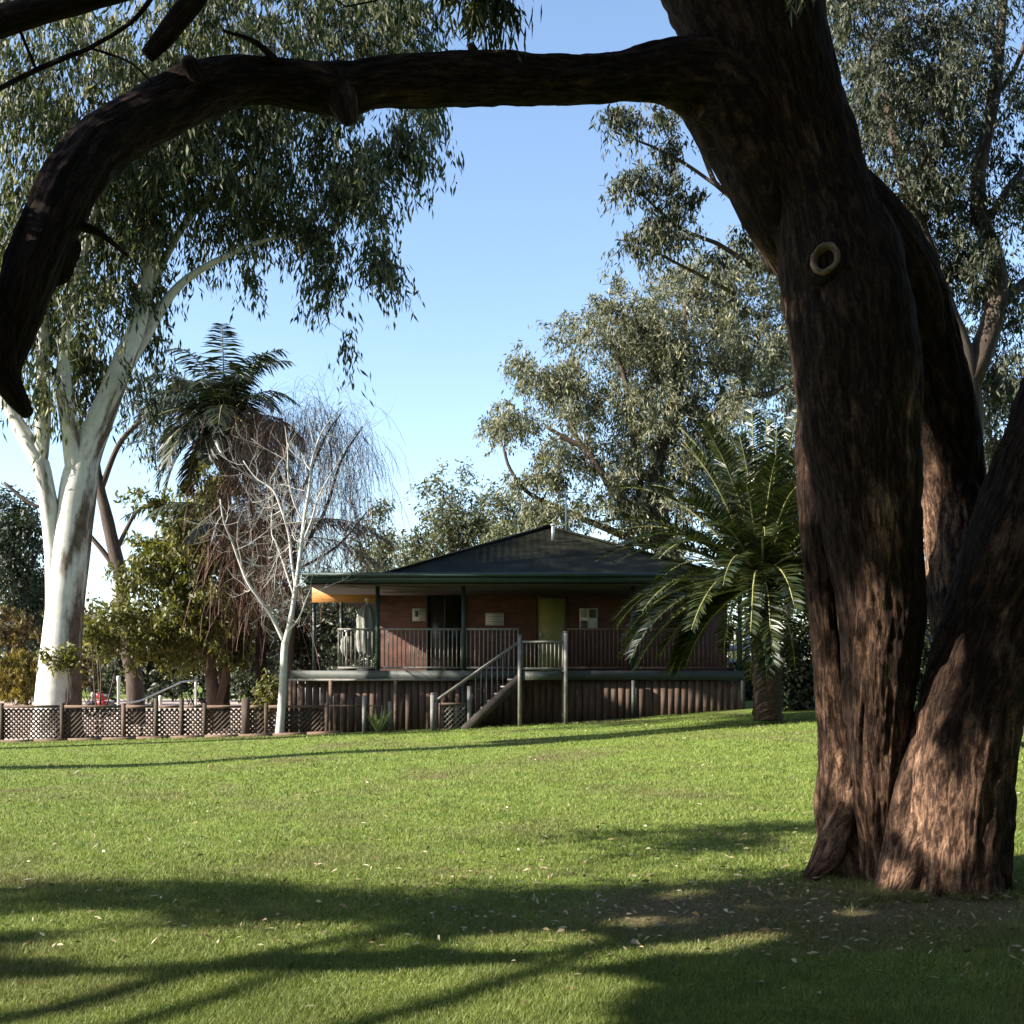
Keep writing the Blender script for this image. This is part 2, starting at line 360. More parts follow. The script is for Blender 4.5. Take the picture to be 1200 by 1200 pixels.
def twigs_to(mb, S, limbs, r0=.03, n=5, maxn=150):
    A = np.vstack([l[0][len(l[0])//3:] for l in limbs]); RA = np.concatenate([l[1][len(l[0])//3:] for l in limbs])
    for s in S[:maxn]:
        dd = np.linalg.norm(A-s, axis=1)+np.maximum(0, A[:,2]-s[2])*.6; i = int(np.argmin(dd)); a = A[i]
        L = np.linalg.norm(s-a)
        mid = (a+s)/2+rng.normal(size=3)*L*.1+np.array([0,0,L*.08]); mid2 = a*.25+s*.75+rng.normal(size=3)*L*.08+np.array([0,0,L*.04])
        p = catmull(np.array([a, mid, mid2, s]), max(L/8, .05)); rr = np.linspace(min(r0*(.5+L*.12), RA[i]*.7), .006, len(p))
        mb.tube(p, rr, n)
def gum(name, label, cat, Y, limbs, blobs, leaf, bark, ln, wd, per=14, twig=.7, droop=.8, hang=1.1, jit=.1, r0=.03,
        n=10, wob=.06, group=None, carved=False, sub=10, maxn=150):
    """limbs px polylines; blobs (px,py,rx_px,ry_px,depth_m,nsprays,dY)"""
    L = [limb_pts(l, Y) for l in limbs]
    base = L[0][0][0]
    root = empty(name, base, label, cat, group)
    mb = MB()
    for p, r in L:
        def bk(rr, at, th, LL): return rr*(1+wob*2*(fbm(at*np.array([2.5,2.5,.8])/max(.15, rr.mean())*.3, 3)-.5)*2)
        v, f, at = tube_geo(p, r, n, bk); mb.add(v, f, at)
    B = []
    for b_ in blobs:
        y = Y+b_[6]; s = y/F; B.append((P(b_[0], b_[1], y), (b_[2]*s, b_[4], b_[3]*s), b_[5]))
    c, d, S = sprays(B, per, twig, droop, hang, jit, sub)
    rng.shuffle(S); twigs_to(mb, S, L, r0, maxn=maxn)
    mb.build('trunk', bark, root, True, True)
    k = len(c)
    leaf_mesh('crown', c, d, ln*(.6+.7*rng.random(k)), wd*(.6+.7*rng.random(k)), leaf, root, carved)
    return root
def bush(name, label, cat, blobs, leaf, ln, wd, per=10, twig=.35, droop=.3, hang=.1, jit=.08, stems=None, bark=None, group=None, sub=9, ns_=6):
    """blobs world: (centre, radii, n)"""
    base = np.array(blobs[0][0]); base = (base[0], base[1], ground(base[0], base[1]))
    root = empty(name, base, label, cat, group)
    c, d, S = sprays(blobs, per, twig, droop, hang, jit, sub)
    k = c[:,2] > ground(c[:,0], c[:,1])+.02; c, d = c[k], d[k]
    n_ = len(c); leaf_mesh('foliage', c, d, ln*(.6+.7*rng.random(n_)), wd*(.6+.7*rng.random(n_)), leaf, root)
    mb = MB()
    for s in S[:ns_]:
        a = np.array(base)+np.array([rng.normal()*.15, rng.normal()*.15, -.05]); mid = (a+s)/2+rng.normal(size=3)*.12+np.array([0,0,.15])
        mb.tube(catmull(np.array([a, mid, s]), .4), np.linspace(.035, .008, len(catmull(np.array([a, mid, s]), .4))), 5)
    mb.build('stem', bark or M['bark_grey'], root, True, True)
    return root

# ------------------------------------------------------------------ ground
PX = np.array([-60,-13,-6,-2.1,0,2.15,6,8,14,60.]); PZ = np.array([0,.08,.25,.41,.52,.62,.93,1.04,1.2,1.4])
def sstep(a, b, x):
    t = np.clip((x-a)/(b-a), 0, 1); return t*t*(3-2*t)
def ground(x, y):
    x = np.asarray(x, float); y = np.asarray(y, float)
    z = np.interp(x, PX, PZ)*(.25*sstep(4, 26, y)+.75*np.clip((y-5.5)/22.5, 0, 1))
    z = z+.03*np.sin(x*.9+1.3)*np.sin(y*.55)*sstep(4, 9, y)*(1-sstep(22, 26, y))
    drop = sstep(28.4, 30.5, y)*(1-sstep(-5.2, -2.5, x)); z = z*(1-drop)
    far = sstep(60, 120, y); return z*(1-far*.6)-.02*far
xs = np.concatenate([[-900,-400,-180,-90,-55], np.arange(-32, 32.1, .5), [55,90,180,400,900]])
ys = np.concatenate([[-200,-80,-35,-15,-6], np.arange(-1, 36, .4), np.arange(37,70,3), [75,90,120,200,400,800,1600]])
X, Yg = np.meshgrid(xs, ys); Z = ground(X, Yg)
V = np.stack([X, Yg, Z], -1).reshape(-1,3); ii = np.arange(len(V)).reshape(X.shape)
Fq = np.stack([ii[:-1,:-1], ii[:-1,1:], ii[1:,1:], ii[1:,:-1]], -1).reshape(-1,4)
tag(link('ground', np_mesh('ground', V, Fq, True), M['lawn']), kind='structure')
# gravel path beyond the fence
xs = np.linspace(-45, -2.6, 60); ys = np.concatenate([np.linspace(28.9, 34, 16), np.linspace(36, 108, 20)])
X, Yg = np.meshgrid(xs, ys); X = X+.25*np.sin(Yg*.7)*(X > -4); Z = ground(X, Yg)+.02
V = np.stack([X, Yg, Z], -1).reshape(-1,3); ii = np.arange(len(V)).reshape(X.shape)
Fq = np.stack([ii[:-1,:-1], ii[:-1,1:], ii[1:,1:], ii[1:,:-1]], -1).reshape(-1,4)
tag(link('path', np_mesh('path', V, Fq, True), M['path']), kind='structure')
# grass blades
def scatter(n, py0, py1):
    py = py0+(py1-py0)*rng.random(n); px = -70+1340*rng.random(n); y = np.full(n, 12.)
    for _ in range(14):
        x = (px-600)/F*y; y = .5*y+.5*np.clip((CZ-ground(x, y))*F/(py-HOR), 3.5, 27.9)
    x = (px-600)/F*y; y = y+rng.normal(size=n)*.12*y/8
    return x, y, ground(x, y)
x, y, z = scatter(560000, 838, 1260)
k = (y < 27.9); x, y, z = x[k], y[k], z[k]; n = len(x)
dist = np.clip(y, 4, 30); h = (.016+.022*rng.random(n))*(1+.012*dist); w = .0032*(dist/6)**.9*(.7+.6*rng.random(n))
thin = np.exp(-(((x-2.0)/1.7)**2+((y-7.5)/.95)**2)); bare = fbm(np.stack([x*1.1, y*1.6, x*0], -1), 3)
k = rng.random(n) > np.clip(1.5*thin*(bare-.15)*1.6, 0, .88); x, y, z, dist, h, w, thin = x[k], y[k], z[k], dist[k], h[k], w[k], thin[k]; n = len(x); h *= (1-.3*thin)*(.45+1.1*fbm(np.stack([x*2.2, y*2.2, x*0], -1), 3))
tx = np.concatenate([2.95+rng.normal(size=5000)*.42, 2.72+rng.normal(size=3500)*.32]); ty = np.concatenate([7.82+rng.normal(size=5000)*.16, 8.5+rng.normal(size=3500)*.2]); kt = fbm(np.stack([tx*5, ty*5, tx*0], -1), 2) > .47; tx, ty = tx[kt], ty[kt]
x = np.concatenate([x, tx]); y = np.concatenate([y, ty]); z = np.concatenate([z, ground(tx, ty)]); h = np.concatenate([h, .03+.05*rng.random(len(tx))]); w = np.concatenate([w, np.full(len(tx), .004)]); n = len(x)
th = rng.random(n)*2*math.pi; ph = rng.random(n)*2*math.pi; lean = h*(.3+.9*rng.random(n))
V = np.empty((n,3,3))
V[:,0] = np.stack([x-np.cos(th)*w, y-np.sin(th)*w, z-.004], -1); V[:,1] = np.stack([x+np.cos(th)*w, y+np.sin(th)*w, z-.004], -1)
V[:,2] = np.stack([x+np.cos(ph)*lean, y+np.sin(ph)*lean, z+h], -1)
tag(link('grass', np_mesh('grass', V.reshape(-1,3), np.arange(3*n).reshape(n,3)), M['grass']), 'short mown green grass with dry patches covering the lawn', 'grass', kind='stuff')
# fallen leaves
x, y, z = scatter(1500, 850, 1120)
x2 = 2.0+rng.normal(size=900)*1.7; y2 = 7.7+rng.normal(size=900)*1.1
x = np.concatenate([x, x2]); y = np.concatenate([y, y2]); k = (y > 4) & (y < 27); x, y = x[k], y[k]; n = len(x)
c = np.stack([x, y, ground(x, y)+.025+.02*rng.random(n)], -1); d = rng.normal(size=(n,3)); d[:,2] *= .25
d = unit(d); ln = (.02+.04*rng.random(n))*(1+.06*y); wd = ln*(.14+.2*rng.random(n))
r = unit(np.cross(d, unit(np.array([0,0,1.])+rng.normal(size=(n,3))*.35)))
V = np.empty((n,4,3)); V[:,0] = c-d*ln[:,None]/2; V[:,2] = c+d*ln[:,None]/2; V[:,1] = c+r*wd[:,None]/2; V[:,3] = c-r*wd[:,None]/2
V[:,1,2] += .008
tag(link('leaf_litter', np_mesh('leaf_litter', V.reshape(-1,3), np.arange(4*n).reshape(n,4)), M['litter']), 'pale fallen gum leaves scattered over the lawn', 'fallen leaves', kind='stuff')

# ------------------------------------------------------------------ THE BIG RED GUM (foreground)
def bark_fn(amp, base=None):
    def fn(rr, at, th, L):
        q = at*np.array([1,1,.17]); wq = q+.05*(fbm(at*np.array([3,3,1.2]), 2)[...,None]-.5)*2
        n1 = vnoise(wq*13); r1 = 1-np.abs(2*n1-1); n2 = vnoise(wq*27+5); r2 = 1-np.abs(2*n2-1)
        r1 = np.clip(r1*1.5, 0, 1)**.7
        lump = fbm(at*np.array([1.6,1.6,.9])+3.1, 3)-.5
        dsp = amp*1.25*(1.1*(r1-.6)+.5*(r2-.5))+lump*min(.18, rr.mean()*.6)
        dsp = dsp+amp*.5*(vnoise(at*np.array([9,9,14]))-.5)
        rr = rr+dsp*np.clip(rr/.12, .15, 1)
        if base:
            fl, nl, ph = base; e = np.exp(-L/.38)[:,None]
            rr = rr*(1+fl*e*(.55+.75*np.cos(nl*th+ph)[None,:]**2))
        return rr
    return fn
TY = 8.3
big = empty('red_gum_tree', (2.9, TY, float(ground(2.9, TY))), 'huge multi-stemmed red gum in the right foreground with a limb arching across the lawn', 'tree')
stems = {
 'rear': ([(1000,1022,74,.45),(985,950,55,.4),(985,880,48,.34),(975,800,40,.28),(965,700,42,.22),(960,600,46,.15),(965,500,60,.1),(985,420,70,.05)], .022, (.35,4,.4)),
 'main': ([(1040,1035,70,.2),(1030,960,64,.2),(1028,880,72,.15),(1028,800,88,.05),(1030,700,102,-.08),(1020,600,112,-.12),(1008,500,134,-.12),(998,400,140,-.1),(985,320,138,-.05),(962,240,118,0),(932,150,122,0),(905,80,150,0),(880,10,176,0),(850,-70,190,-.1),(800,-170,150,-.3),(740,-300,120,-.4)], .026, None),
 'fork': ([(1126,800,66,.0),(1124,740,64,.25),(1122,680,66,.55),(1118,600,72,.8),(1102,510,86,.85),(1074,410,98,.7),(1040,320,96,.42),(1000,240,70,.22),(960,170,40,.15)], .026, None),
 'right': ([(1114,1052,126,-.15),(1118,980,120,-.15),(1124,900,118,-.1),(1138,820,120,-.05),(1163,740,126,0),(1195,660,128,0),(1228,560,124,.1),(1262,460,116,.2),(1300,350,104,.4),(1360,200,90,.7),(1440,0,70,1.1)], .026, (.16,5,.9)),
 'toe': ([(1092,880,50,-.08),(1082,950,46,-.16),(1068,1005,40,-.26),(1054,1046,28,-.36),(1036,1072,12,-.46)], .016, None),
 'heel': ([(1000,920,44,.32),(984,970,40,.28),(966,1008,32,.22),(946,1030,14,.16)], .014, None),
 'buttress': ([(1052,1046,40,-.2),(1058,985,36,-.16),(1072,910,34,-.1),(1090,830,30,-.02)], .015, (.5,3,0)),
}
TL = []
mb = MB()
for nm, (pl, amp, fl) in stems.items():
    p, r = limb_pts(pl, TY, .022); r = r*(.93 if nm in ('main', 'rear') else .97)
    n_ = 150 if r.max() > .25 else 96
    v, f, at = tube_geo(p, r, n_, bark_fn(amp, fl)); at = at+len(TL)*7.0; mb.add(v, f, at); TL.append((p, r))
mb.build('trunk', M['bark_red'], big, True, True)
# arching limb
arch = [(940,345,30,.25),(915,260,76,.16),(885,170,106,.06),(838,104,104,-.02),(790,86,78,-.16),(740,88,62,-.33),(690,91,60,-.5),(600,92,57,-.8),(500,94,60,-1.1),(440,97,60,-1.25),(400,104,64,-1.35),(330,98,54,-1.5),(280,98,54,-1.62),(235,107,60,-1.8),(180,132,66,-2.0),(118,172,76,-2.25),(80,218,76,-2.45),(52,280,72,-2.6),(30,340,66,-2.7),(10,400,56,-2.75),(6,436,46,-2.78),(16,460,34,-2.78),(25,474,26,-2.78),(33,486,17,-2.78)]
p, r = limb_pts(arch, TY, .02); r = r*np.interp(np.arange(len(r)), [0, len(r)*.2, len(r)*.35, len(r)], [1, .97, .86, .78]); mb = MB(); v, f, at = tube_geo(p, r, 96, bark_fn(.022)); mb.add(v, f, at+31.); TL.append((p, r))
for pl, am in (([(-130,60,40,-2.2),(-60,42,36,-2.2),(0,26,32,-2.2),(60,10,26,-2.2),(110,-4,26,-2.2),(170,-30,30,-2.1),(260,-120,46,-1.8),(420,-260,60,-1.3),(620,-330,76,-.8),(760,-300,90,-.4)], .01),
           ([(172,66,17,-2.1),(190,46,23,-2.1),(208,22,25,-2.1),(232,-10,26,-2.1),(275,-95,30,-1.9),(330,-190,36,-1.6)], .008),
           ([(-40,125,5,-2.6),(30,88,6,-2.2),(80,66,6,-2.2),(105,56,5,-2.2),(160,20,5,-2.2),(200,-40,8,-2.2)], .001),
           ([(105,56,3,-2.2),(150,72,3,-2.2),(178,96,2,-2.2)], .0005)):
    p, r = limb_pts(pl, TY, .03); v, f, at = tube_geo(p, r, 40 if r.max() > .03 else 10, bark_fn(am)); mb.add(v, f, at+17.); TL.append((p, r))
# out-of-sight upper limbs that carry the crown
up = [np.array([(2.0,8.2,6.9),(.4,7.9,8.6),(-2.5,7.2,10.0),(-6,6.2,10.6),(-9.5,5.3,10.4)]), np.array([(1.9,8.2,7.2),(1.6,8.0,10),(-.6,7.4,12.4),(-4,6.6,13.4)]),
      np.array([(2.2,8.2,7.0),(3.2,8.4,10),(4.2,8.6,13)]), np.array([(-.8,7.4,9.3),(-3.,6.2,8.8),(-6.5,5.2,8.4),(-9,4.5,8.2)])]
for q in up:
    p = catmull(q, .15); r = np.linspace(.3, .04, len(p)); v, f, at = tube_geo(p, r, 24, bark_fn(.012)); mb.add(v, f, at+5.); TL.append((p, r))
for pl in ([(396,100,46,-1.37),(403,122,34,-1.45),(409,140,20,-1.5),(411,146,12,-1.5)], [(232,100,40,-1.9),(224,80,26,-1.95),(220,70,16,-1.95)], [(120,175,44,-2.25),(98,160,30,-2.35),(88,152,18,-2.38)], [(560,92,30,-.95),(556,66,16,-1),(552,52,8,-1)],
           [(70,240,34,-2.45),(92,262,16,-2.5),(118,274,8,-2.5),(150,300,4,-2.5)], [(330,78,10,-1.6),(300,50,6,-1.7),(262,36,3,-1.7)]):
    p, r = limb_pts(pl, TY, .02); v, f, at = tube_geo(p, r, 24, bark_fn(.01)); mb.add(v, f, at+9.)
limbs_mb = mb
# hollow branch stub (knot hole)
def stub(px, py, Y, r, tilt, ln_):
    c = P(px, py, Y); axis = unit(np.array(tilt, float)); a = unit(np.cross(axis, [0,0,1.])); b2 = np.cross(axis, a)
    prof = [(-.16,1.25),(-.06,1.1),(ln_*.5,1.02),(ln_,1.0),(ln_+.014,.9),(ln_+.004,.78),(ln_-.03,.7),(ln_-.10,.62),(ln_-.2,.5),(ln_-.21,.02)]
    n_ = 36; th = np.arange(n_)/n_*2*math.pi; vv = []
    for s_, q in prof:
        wv = 1+.10*np.sin(2*th+.6)+.06*np.sin(5*th+s_*9)
        vv.append(c+axis*s_+(a*np.cos(th)[:,None]+b2*np.sin(th)[:,None]*1.25)*(r*q*wv)[:,None])
    vv = np.vstack(vv); idx = np.arange(len(vv)).reshape(len(prof), n_)
    f = np.stack([idx[:-1], np.roll(idx,-1,1)[:-1], np.roll(idx,-1,1)[1:], idx[1:]], -1).reshape(-1,4)
    return vv, f
def lathe(c, axis, prof, wob=.1):
    axis = unit(np.array(axis, float)); a = unit(np.cross(axis, [0,0,1.])); b2 = np.cross(axis, a); n_ = 40; th = np.arange(n_)/n_*2*math.pi; vv = []
    for s_, q in prof: vv.append(c+axis*s_+(a*np.cos(th)[:,None]+b2*np.sin(th)[:,None]*1.18)*(q*(1+wob*np.sin(2*th+.6)+wob*.6*np.sin(5*th+s_*30)))[:,None])
    vv = np.vstack(vv); idx = np.arange(len(vv)).reshape(len(prof), n_)
    return vv, np.stack([idx[:-1], np.roll(idx,-1,1)[:-1], np.roll(idx,-1,1)[1:], idx[1:]], -1).reshape(-1,4)
sc_ = P(967, 303, TY-.45); sax = (-.42,-1,.06)
v, f = lathe(sc_, sax, [(-.12,.16),(-.06,.15),(-.025,.14),(-.005,.125),(.0,.112),(-.01,.10),(-.05,.09)], .06); mb.add(v, f, v*np.array([1,1,.3])*2)
mbs = MB(); v, f = lathe(sc_, sax, [(-.05,.110),(-.01,.118),(.014,.114),(.028,.104),(.031,.094),(.022,.082),(.0,.073),(-.05,.066),(-.12,.055),(-.14,.03),(-.141,.002)], .045); v = sc_+(v-sc_)*.86; v = v+(np.stack([fbm(v*22+k*9.1, 3) for k in range(3)], -1)-.5)*.022; mbs.add(v, f)
M['stub'] = m_plain('pale_callus_wood', (.055,.036,.026), (.16,.112,.082), 20, .9, bmp=.5)
mbs.build('branch_stub', M['stub'], big, True)
v, f = lathe(P(42, 290, TY-2.63), (-.15,-1,.2), [(-.14,.15),(-.05,.12),(0,.09),(.015,.07),(-.01,.045),(-.05,.03),(-.06,.004)], .12); limbs_mb.add(v, f, v*np.array([1,1,.3])*2)
# crown of the big tree: leaf masses above the frame whose shade falls on the limb, trunk and foreground
for q in ((1090,930,.22),(1085,880,.2),(1100,840,.18),(1120,800,.16),(1095,970,.16),(1135,720,.12),
          (990,760,.13),(992,820,.13),(1003,880,.1),(962,303,.1),(905,255,.1),(925,320,.09),(1045,1030,.1),(985,700,.08),(1108,745,.12)): clear(q[0], q[1], TY-.35, q[2]*1.5)
for q in ((1075,470),(1085,520),(1095,560),(1100,600),(1105,640),(1100,690)): clear(q[0], q[1], TY+.55, .32)
def gpt(px, py):
    y = 8.
    for _ in range(12): y = .5*y+.5*(CZ-ground((px-600)/F*y, y))*F/(py-HOR)
    return np.array([(px-600)/F*y, y, float(ground((px-600)/F*y, y))])
for q in range(0, 640, 60): CLEAR.append((gpt(q, 1172), .3)); CLEAR.append((gpt(q, 1200), .35))
# lit pools on the foreground lawn
for q in ((130,1108,.35),(330,1100,.4),(300,1165,.45),(60,1175,.5),(480,1165,.5),(200,1120,.3),(420,1108,.25),(560,1150,.35),(620,1105,.3),(760,1080,.2),(800,1050,.18),(700,1125,.22),(820,1112,.2),(880,1100,.15),(70,1080,.3),(580,1180,.4),(690,1160,.25),(900,1060,.15),(150,1190,.4),(1000,1070,.12)):
    CLEAR.append((gpt(q[0], q[1]), q[2]))
B = []
def shade(px, py, T, rad, ns):
    """leaf mass T metres up-sun of a lawn point"""
    B.append((gpt(px, py)-D*T, rad, ns))
blobsA = []; blobsB = []
for px, py, T, r, ns in ((900,1040,9,.75,50),(800,1052,9.5,.7,45),(690,1062,10,.6,40),(610,1070,10,.6,36),(540,1058,10.5,.6,34),(470,1062,10,.6,36),(400,1056,11,.6,36),(320,1048,11,.5,34),(240,1050,11,.5,30),(130,1062,11,.4,22),(500,1096,10,.45,26),
                         (1000,1096,8.5,.9,80),(900,1112,9,.8,60),(800,1122,9,.7,42),(740,1140,9.5,.45,30),(620,1130,10,.5,26),(860,1165,9,1.0,90),(980,1150,8.5,1.1,100),(1110,1120,8,1.1,100),(1160,1075,8,1.,80),(830,1190,9.5,.6,50),(900,1200,9,1.1,100),(1050,1200,8.5,1.2,110),(1180,1180,8,1.2,100),
                         (60,1108,12,.8,50),(160,1128,12,.8,50),(260,1124,12,.7,46),(360,1128,11.5,.7,46),(440,1122,11,.6,40),(20,1140,12,.9,60),(40,1052,12,.35,20),(200,1142,12,.55,36),(520,1130,11,.5,30),(90,1092,12,.4,24),(920,975,8.5,.5,34),(960,985,8.2,.45,30),(890,972,9,.25,16)):
    c = gpt(px, py)-D*T; 
    for q in range(4 if px > 650 else 2):
        blobsB.append((c+np.array([rng.normal()*.5, 0, 0])+(np.array([0,1,0])*rng.normal()*r*.34+np.array([.3,0,.5])*rng.normal()*r*.35), (r*1.5, .11, .15), int(ns*(.85 if px > 650 else .55))))
# arch limb / upper trunk
for px, py, Y, T, r, ns in ((250,110,6.6,4.5,.8,50),(400,100,7,5,.9,60),(550,92,7.4,5,.9,60),(700,90,7.8,5,.9,60),(120,180,6.2,5,.9,60),(40,300,6,5.5,.8,50),(60,240,6,6.5,.8,50),
                            (900,60,8.2,5.5,1.0,80),(930,150,8.2,6,1.0,80),(850,60,8.2,7,1,80),(960,260,8.2,7,.9,70),(1000,380,8.2,8,.8,60),(990,480,8.2,9,.7,50),(1000,560,8.2,9,.6,40),(1180,640,8.2,9,.8,50)):
    c = P(px, py, Y)-D*T; blobsA.append((c, (r*1.3, r*.7, r*.7), ns))
for i in range(34):
    q = np.array([-.5+9*rng.random(), 2.5+11*rng.random(), 0]); q[2] = max(8.8, 2.6+.68*q[1])+4.5*rng.random()
    blobsA.append((q, (1.5, 1.4, .9), 110))
c, d, S = sprays(blobsA, 16, .55, .8, 1.1, .09, 8)
keep = outside(c) & (np.linalg.norm(c-np.array([0,0,1.6]), axis=1) > 3)
c, d = c[keep], d[keep]; S = S[outside(S)]
twigs_to(limbs_mb, S, TL[-8:], .02, 5, 140)
# drooping leaf tassels that hang into the frame along the top edge
tass = []
for px, py, w_, nn in ((560,10,22,26),(575,30,14,20),(545,0,20,16),(600,5,18,22),(590,40,8,12),(628,-8,6,6),(520,-10,14,12),(470,-15,30,26),(975,-15,30,20),(1000,0,30,20)):
    tass.append((P(px, py-26, 7.4), (w_/F*7.4, .15, .12), nn))
c2, d2, S2 = sprays(tass, 9, .16, 1.2, 1.6, .03, 6)
twigs_to(limbs_mb, S2+np.array([0,0,.1]), TL[-8:], .008, 4, 40)
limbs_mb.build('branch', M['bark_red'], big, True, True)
n_ = len(c); k = carve(c); c, d = c[k], d[k]; n_ = len(c)
ln = np.concatenate([.19*(.6+.7*rng.random(n_)), .15*(.6+.7*rng.random(len(c2)))]); wd = np.concatenate([.04*(.6+.7*rng.random(n_)), .02*(.6+.7*rng.random(len(c2)))])
leaf_mesh('crown', np.vstack([c, c2]), np.vstack([d, d2]), ln, wd, M['leaf_white'], big)

# ------------------------------------------------------------------ gums standing outside the frame on the sun side (their shade is seen)
def off_gum(label, trunk, limbs, blobs, ln=.2, wd=.042, per=16, rad=.35, top=.1):
    p = catmull(np.array(trunk, float), .4); r = np.linspace(rad, top, len(p)); L = [(p, r)]
    root = empty('gum_tree', trunk[0], label, 'tree', 'gum trees')
    mb = MB(); v, f, at = tube_geo(p, r, 16, None); mb.add(v, f, at)
    for q in limbs:
        p = catmull(np.array(q, float), .4); r = np.linspace(top*1.1, .04, len(p)); v, f, at = tube_geo(p, r, 10, None); mb.add(v, f, at); L.append((p, r))
    c, d, S = sprays(blobs, per, .6, .8, 1.1, .1, 8); kk = outside(c); c, d = c[kk], d[kk]; twigs_to(mb, S[outside(S)], L, .03, 5, 90)
    mb.build('trunk', M['bark_grey'], root, True, True)
    n_ = len(c); leaf_mesh('crown', c, d, ln*(.6+.7*rng.random(n_)), wd*(.6+.7*rng.random(n_)), M['leaf_white'], root, True)
off_gum('gum tree left of the camera whose leaves shade the near left lawn', [(-14.5,-1.6,-.1),(-14.3,-1.5,3),(-14.0,-1.4,6),(-13.6,-1.2,9)],
        [[(-14.2,-1.5,4),(-13.2,1.6,6),(-11,4.2,6.2),(-7.5,5.4,5.4)], [(-14,-1.4,5),(-13.4,2,7),(-12.5,4.6,7.4)], [(-14.1,-1.5,5.5),(-12.4,2.4,7.4),(-9.5,5.4,6.8)]], blobsB)
bl = []
for i in range(90):
    bl.append((np.array([-34+76*rng.random(), -9-13*rng.random(), 1+19*rng.random()]), np.array([3.4,2.6,2.6]), 26))
for i in range(40):
    bl.append((np.array([13+12*rng.random(), -8+30*rng.random(), 1+16*rng.random()]), np.array([2.4,3.,2.6]), 26))
c, d, S = sprays(bl, 14, 1.2, .5, .6, .3, 8); kk = outside(c) & (c[:,1]-.268*c[:,0] < 3.2) & (c[:,2] > .1); c, d = c[kk], d[kk]; n_ = len(c)
tag(leaf_mesh('wood', c, d, .9*(.6+.7*rng.random(n_)), .36*(.6+.7*rng.random(n_)), M['leaf_dark'], None), 'dark wood added unseen behind the photographer to block sky light', 'wood', kind='stuff')  # leaf mass added out of view to cut the sky fill
# lit places on and near the building
for px, py, Y, r in ((328,840,28,.5),(333,760,28,.5),(340,700,28,.6),(345,640,28,.7),(350,570,28,.9),(300,680,28,.6),(290,600,28,.7),(380,520,28,.8),(465,755,31.4,.5),(480,775,31.4,.4),(450,745,31.4,.4),(425,695,31.4,.5),(400,690,31.4,.5),
                    (430,740,29,.4),(405,760,29,.4),(500,738,28.5,.25),(470,738,28.5,.25),(540,760,28.5,.2),(540,710,28.5,.15),(720,812,28.6,.2),(755,825,28.6,.32),(770,815,28.6,.25),(800,815,28.6,.2),(830,825,28.6,.15),(585,812,28.6,.2),(562,815,28.6,.15),
                    (663,770,27.3,.14),(609,790,27.3,.14),(560,785,27.2,.14),(508,835,27.2,.2),(636,750,27.3,.14),(660,835,27.3,.14),(610,840,27.3,.14),(535,655,29,.2),(500,664,28.5,.2),(580,640,30,.18),(720,677,28,.12),(840,640,24,.6),(880,570,24,.7),(830,740,24,.3),(457,840,27.8,.2),(427,840,27.8,.2),(443,850,27.6,.3)): clear(px, py, Y, r)
hb = []
for x, z, Yt, T, r, ns in ((-3,4.8,28.2,16,1.5,110),(-1,5.2,29,17,1.6,120),(1,5.5,30,19,1.6,120),(3,5,29,21,1.6,110),(5,4.6,28.5,22,1.5,90),(0,4.3,27.9,16,1.3,80),(2.5,4.4,27.9,19,1.4,90),(-2.5,3.2,28.6,15,1.3,70),(1,3,28.6,18,1.3,70),(4,3,28.5,21,1.3,70),(0,1.2,28.4,19,1.2,45),
                           (-4.8,2.2,28.4,13,1.0,45),(-4.5,.9,28.5,13,1.0,50),(-2.8,1.2,28.4,15,1.1,60),(-.6,2.4,28.5,17,1.2,60),(1.8,1.4,28.4,19,1.1,60),(3,2.6,28.5,20,1.2,60),(4.8,1.6,28.4,21,1.1,60),(5.5,2.6,28.5,22,1.2,60),(-4,4.2,28,14,1.0,45),(4.5,4.2,28,21,1.2,70),(6.2,3.2,24,22,1.4,90),(5,2.2,23.6,22,1.2,60),(6.8,1.6,24,23,1.2,70),(2,.6,26.6,24,1.0,50),(4.5,.8,26.8,26,1.1,60),(6.5,.95,26.5,28,1.1,60),(-2.0,.4,27,20,.9,40),(7.5,1.2,26,29,1.4,60),(5.5,3.5,25,25,1.2,30)):
    hb.append((np.array([x, Yt, z])-D*T, (r*1.5, r*.8, r*.8), ns))
off_gum('gum tree beyond the left edge whose crown shades the house roof', [(-17,23.6,0),(-16.9,23.8,5),(-16.6,24,10),(-16.4,24.2,15)],
        [[(-16.9,23.8,6),(-14.5,24.2,9),(-13.2,24.6,11)], [(-16.6,24,9),(-18.5,23,12.5),(-20,22.5,15)], [(-16.6,24,11),(-15,24.8,14),(-14,25,16)]], hb, .24, .05, 16, .4, .14)
pb = [((-20.2,16.9,17.5),(1.6,1.2,1.6),110),((-18.6,17.6,16.2),(1.2,.7,.9),70),((-21.6,16.6,15.6),(1.4,.9,1.),80),((-19.6,16.5,19),(1.5,.9,1.),90)]
off_gum('tall gum tree beyond the left edge whose trunk casts a long line of shade', [(-20.4,15.9,0),(-20.4,15.9,5),(-20.5,15.95,10),(-20.4,16.6,17)],
        [[(-20.4,16.9,13),(-19.6,17.4,15),(-18.6,17.6,16.2)], [(-20.4,16.9,12.5),(-21,16.7,14.5),(-21.6,16.6,15.6)], [(-20.4,16.9,15),(-20,16.6,17.5),(-19.6,16.5,19)]], pb, rad=.46, top=.3)
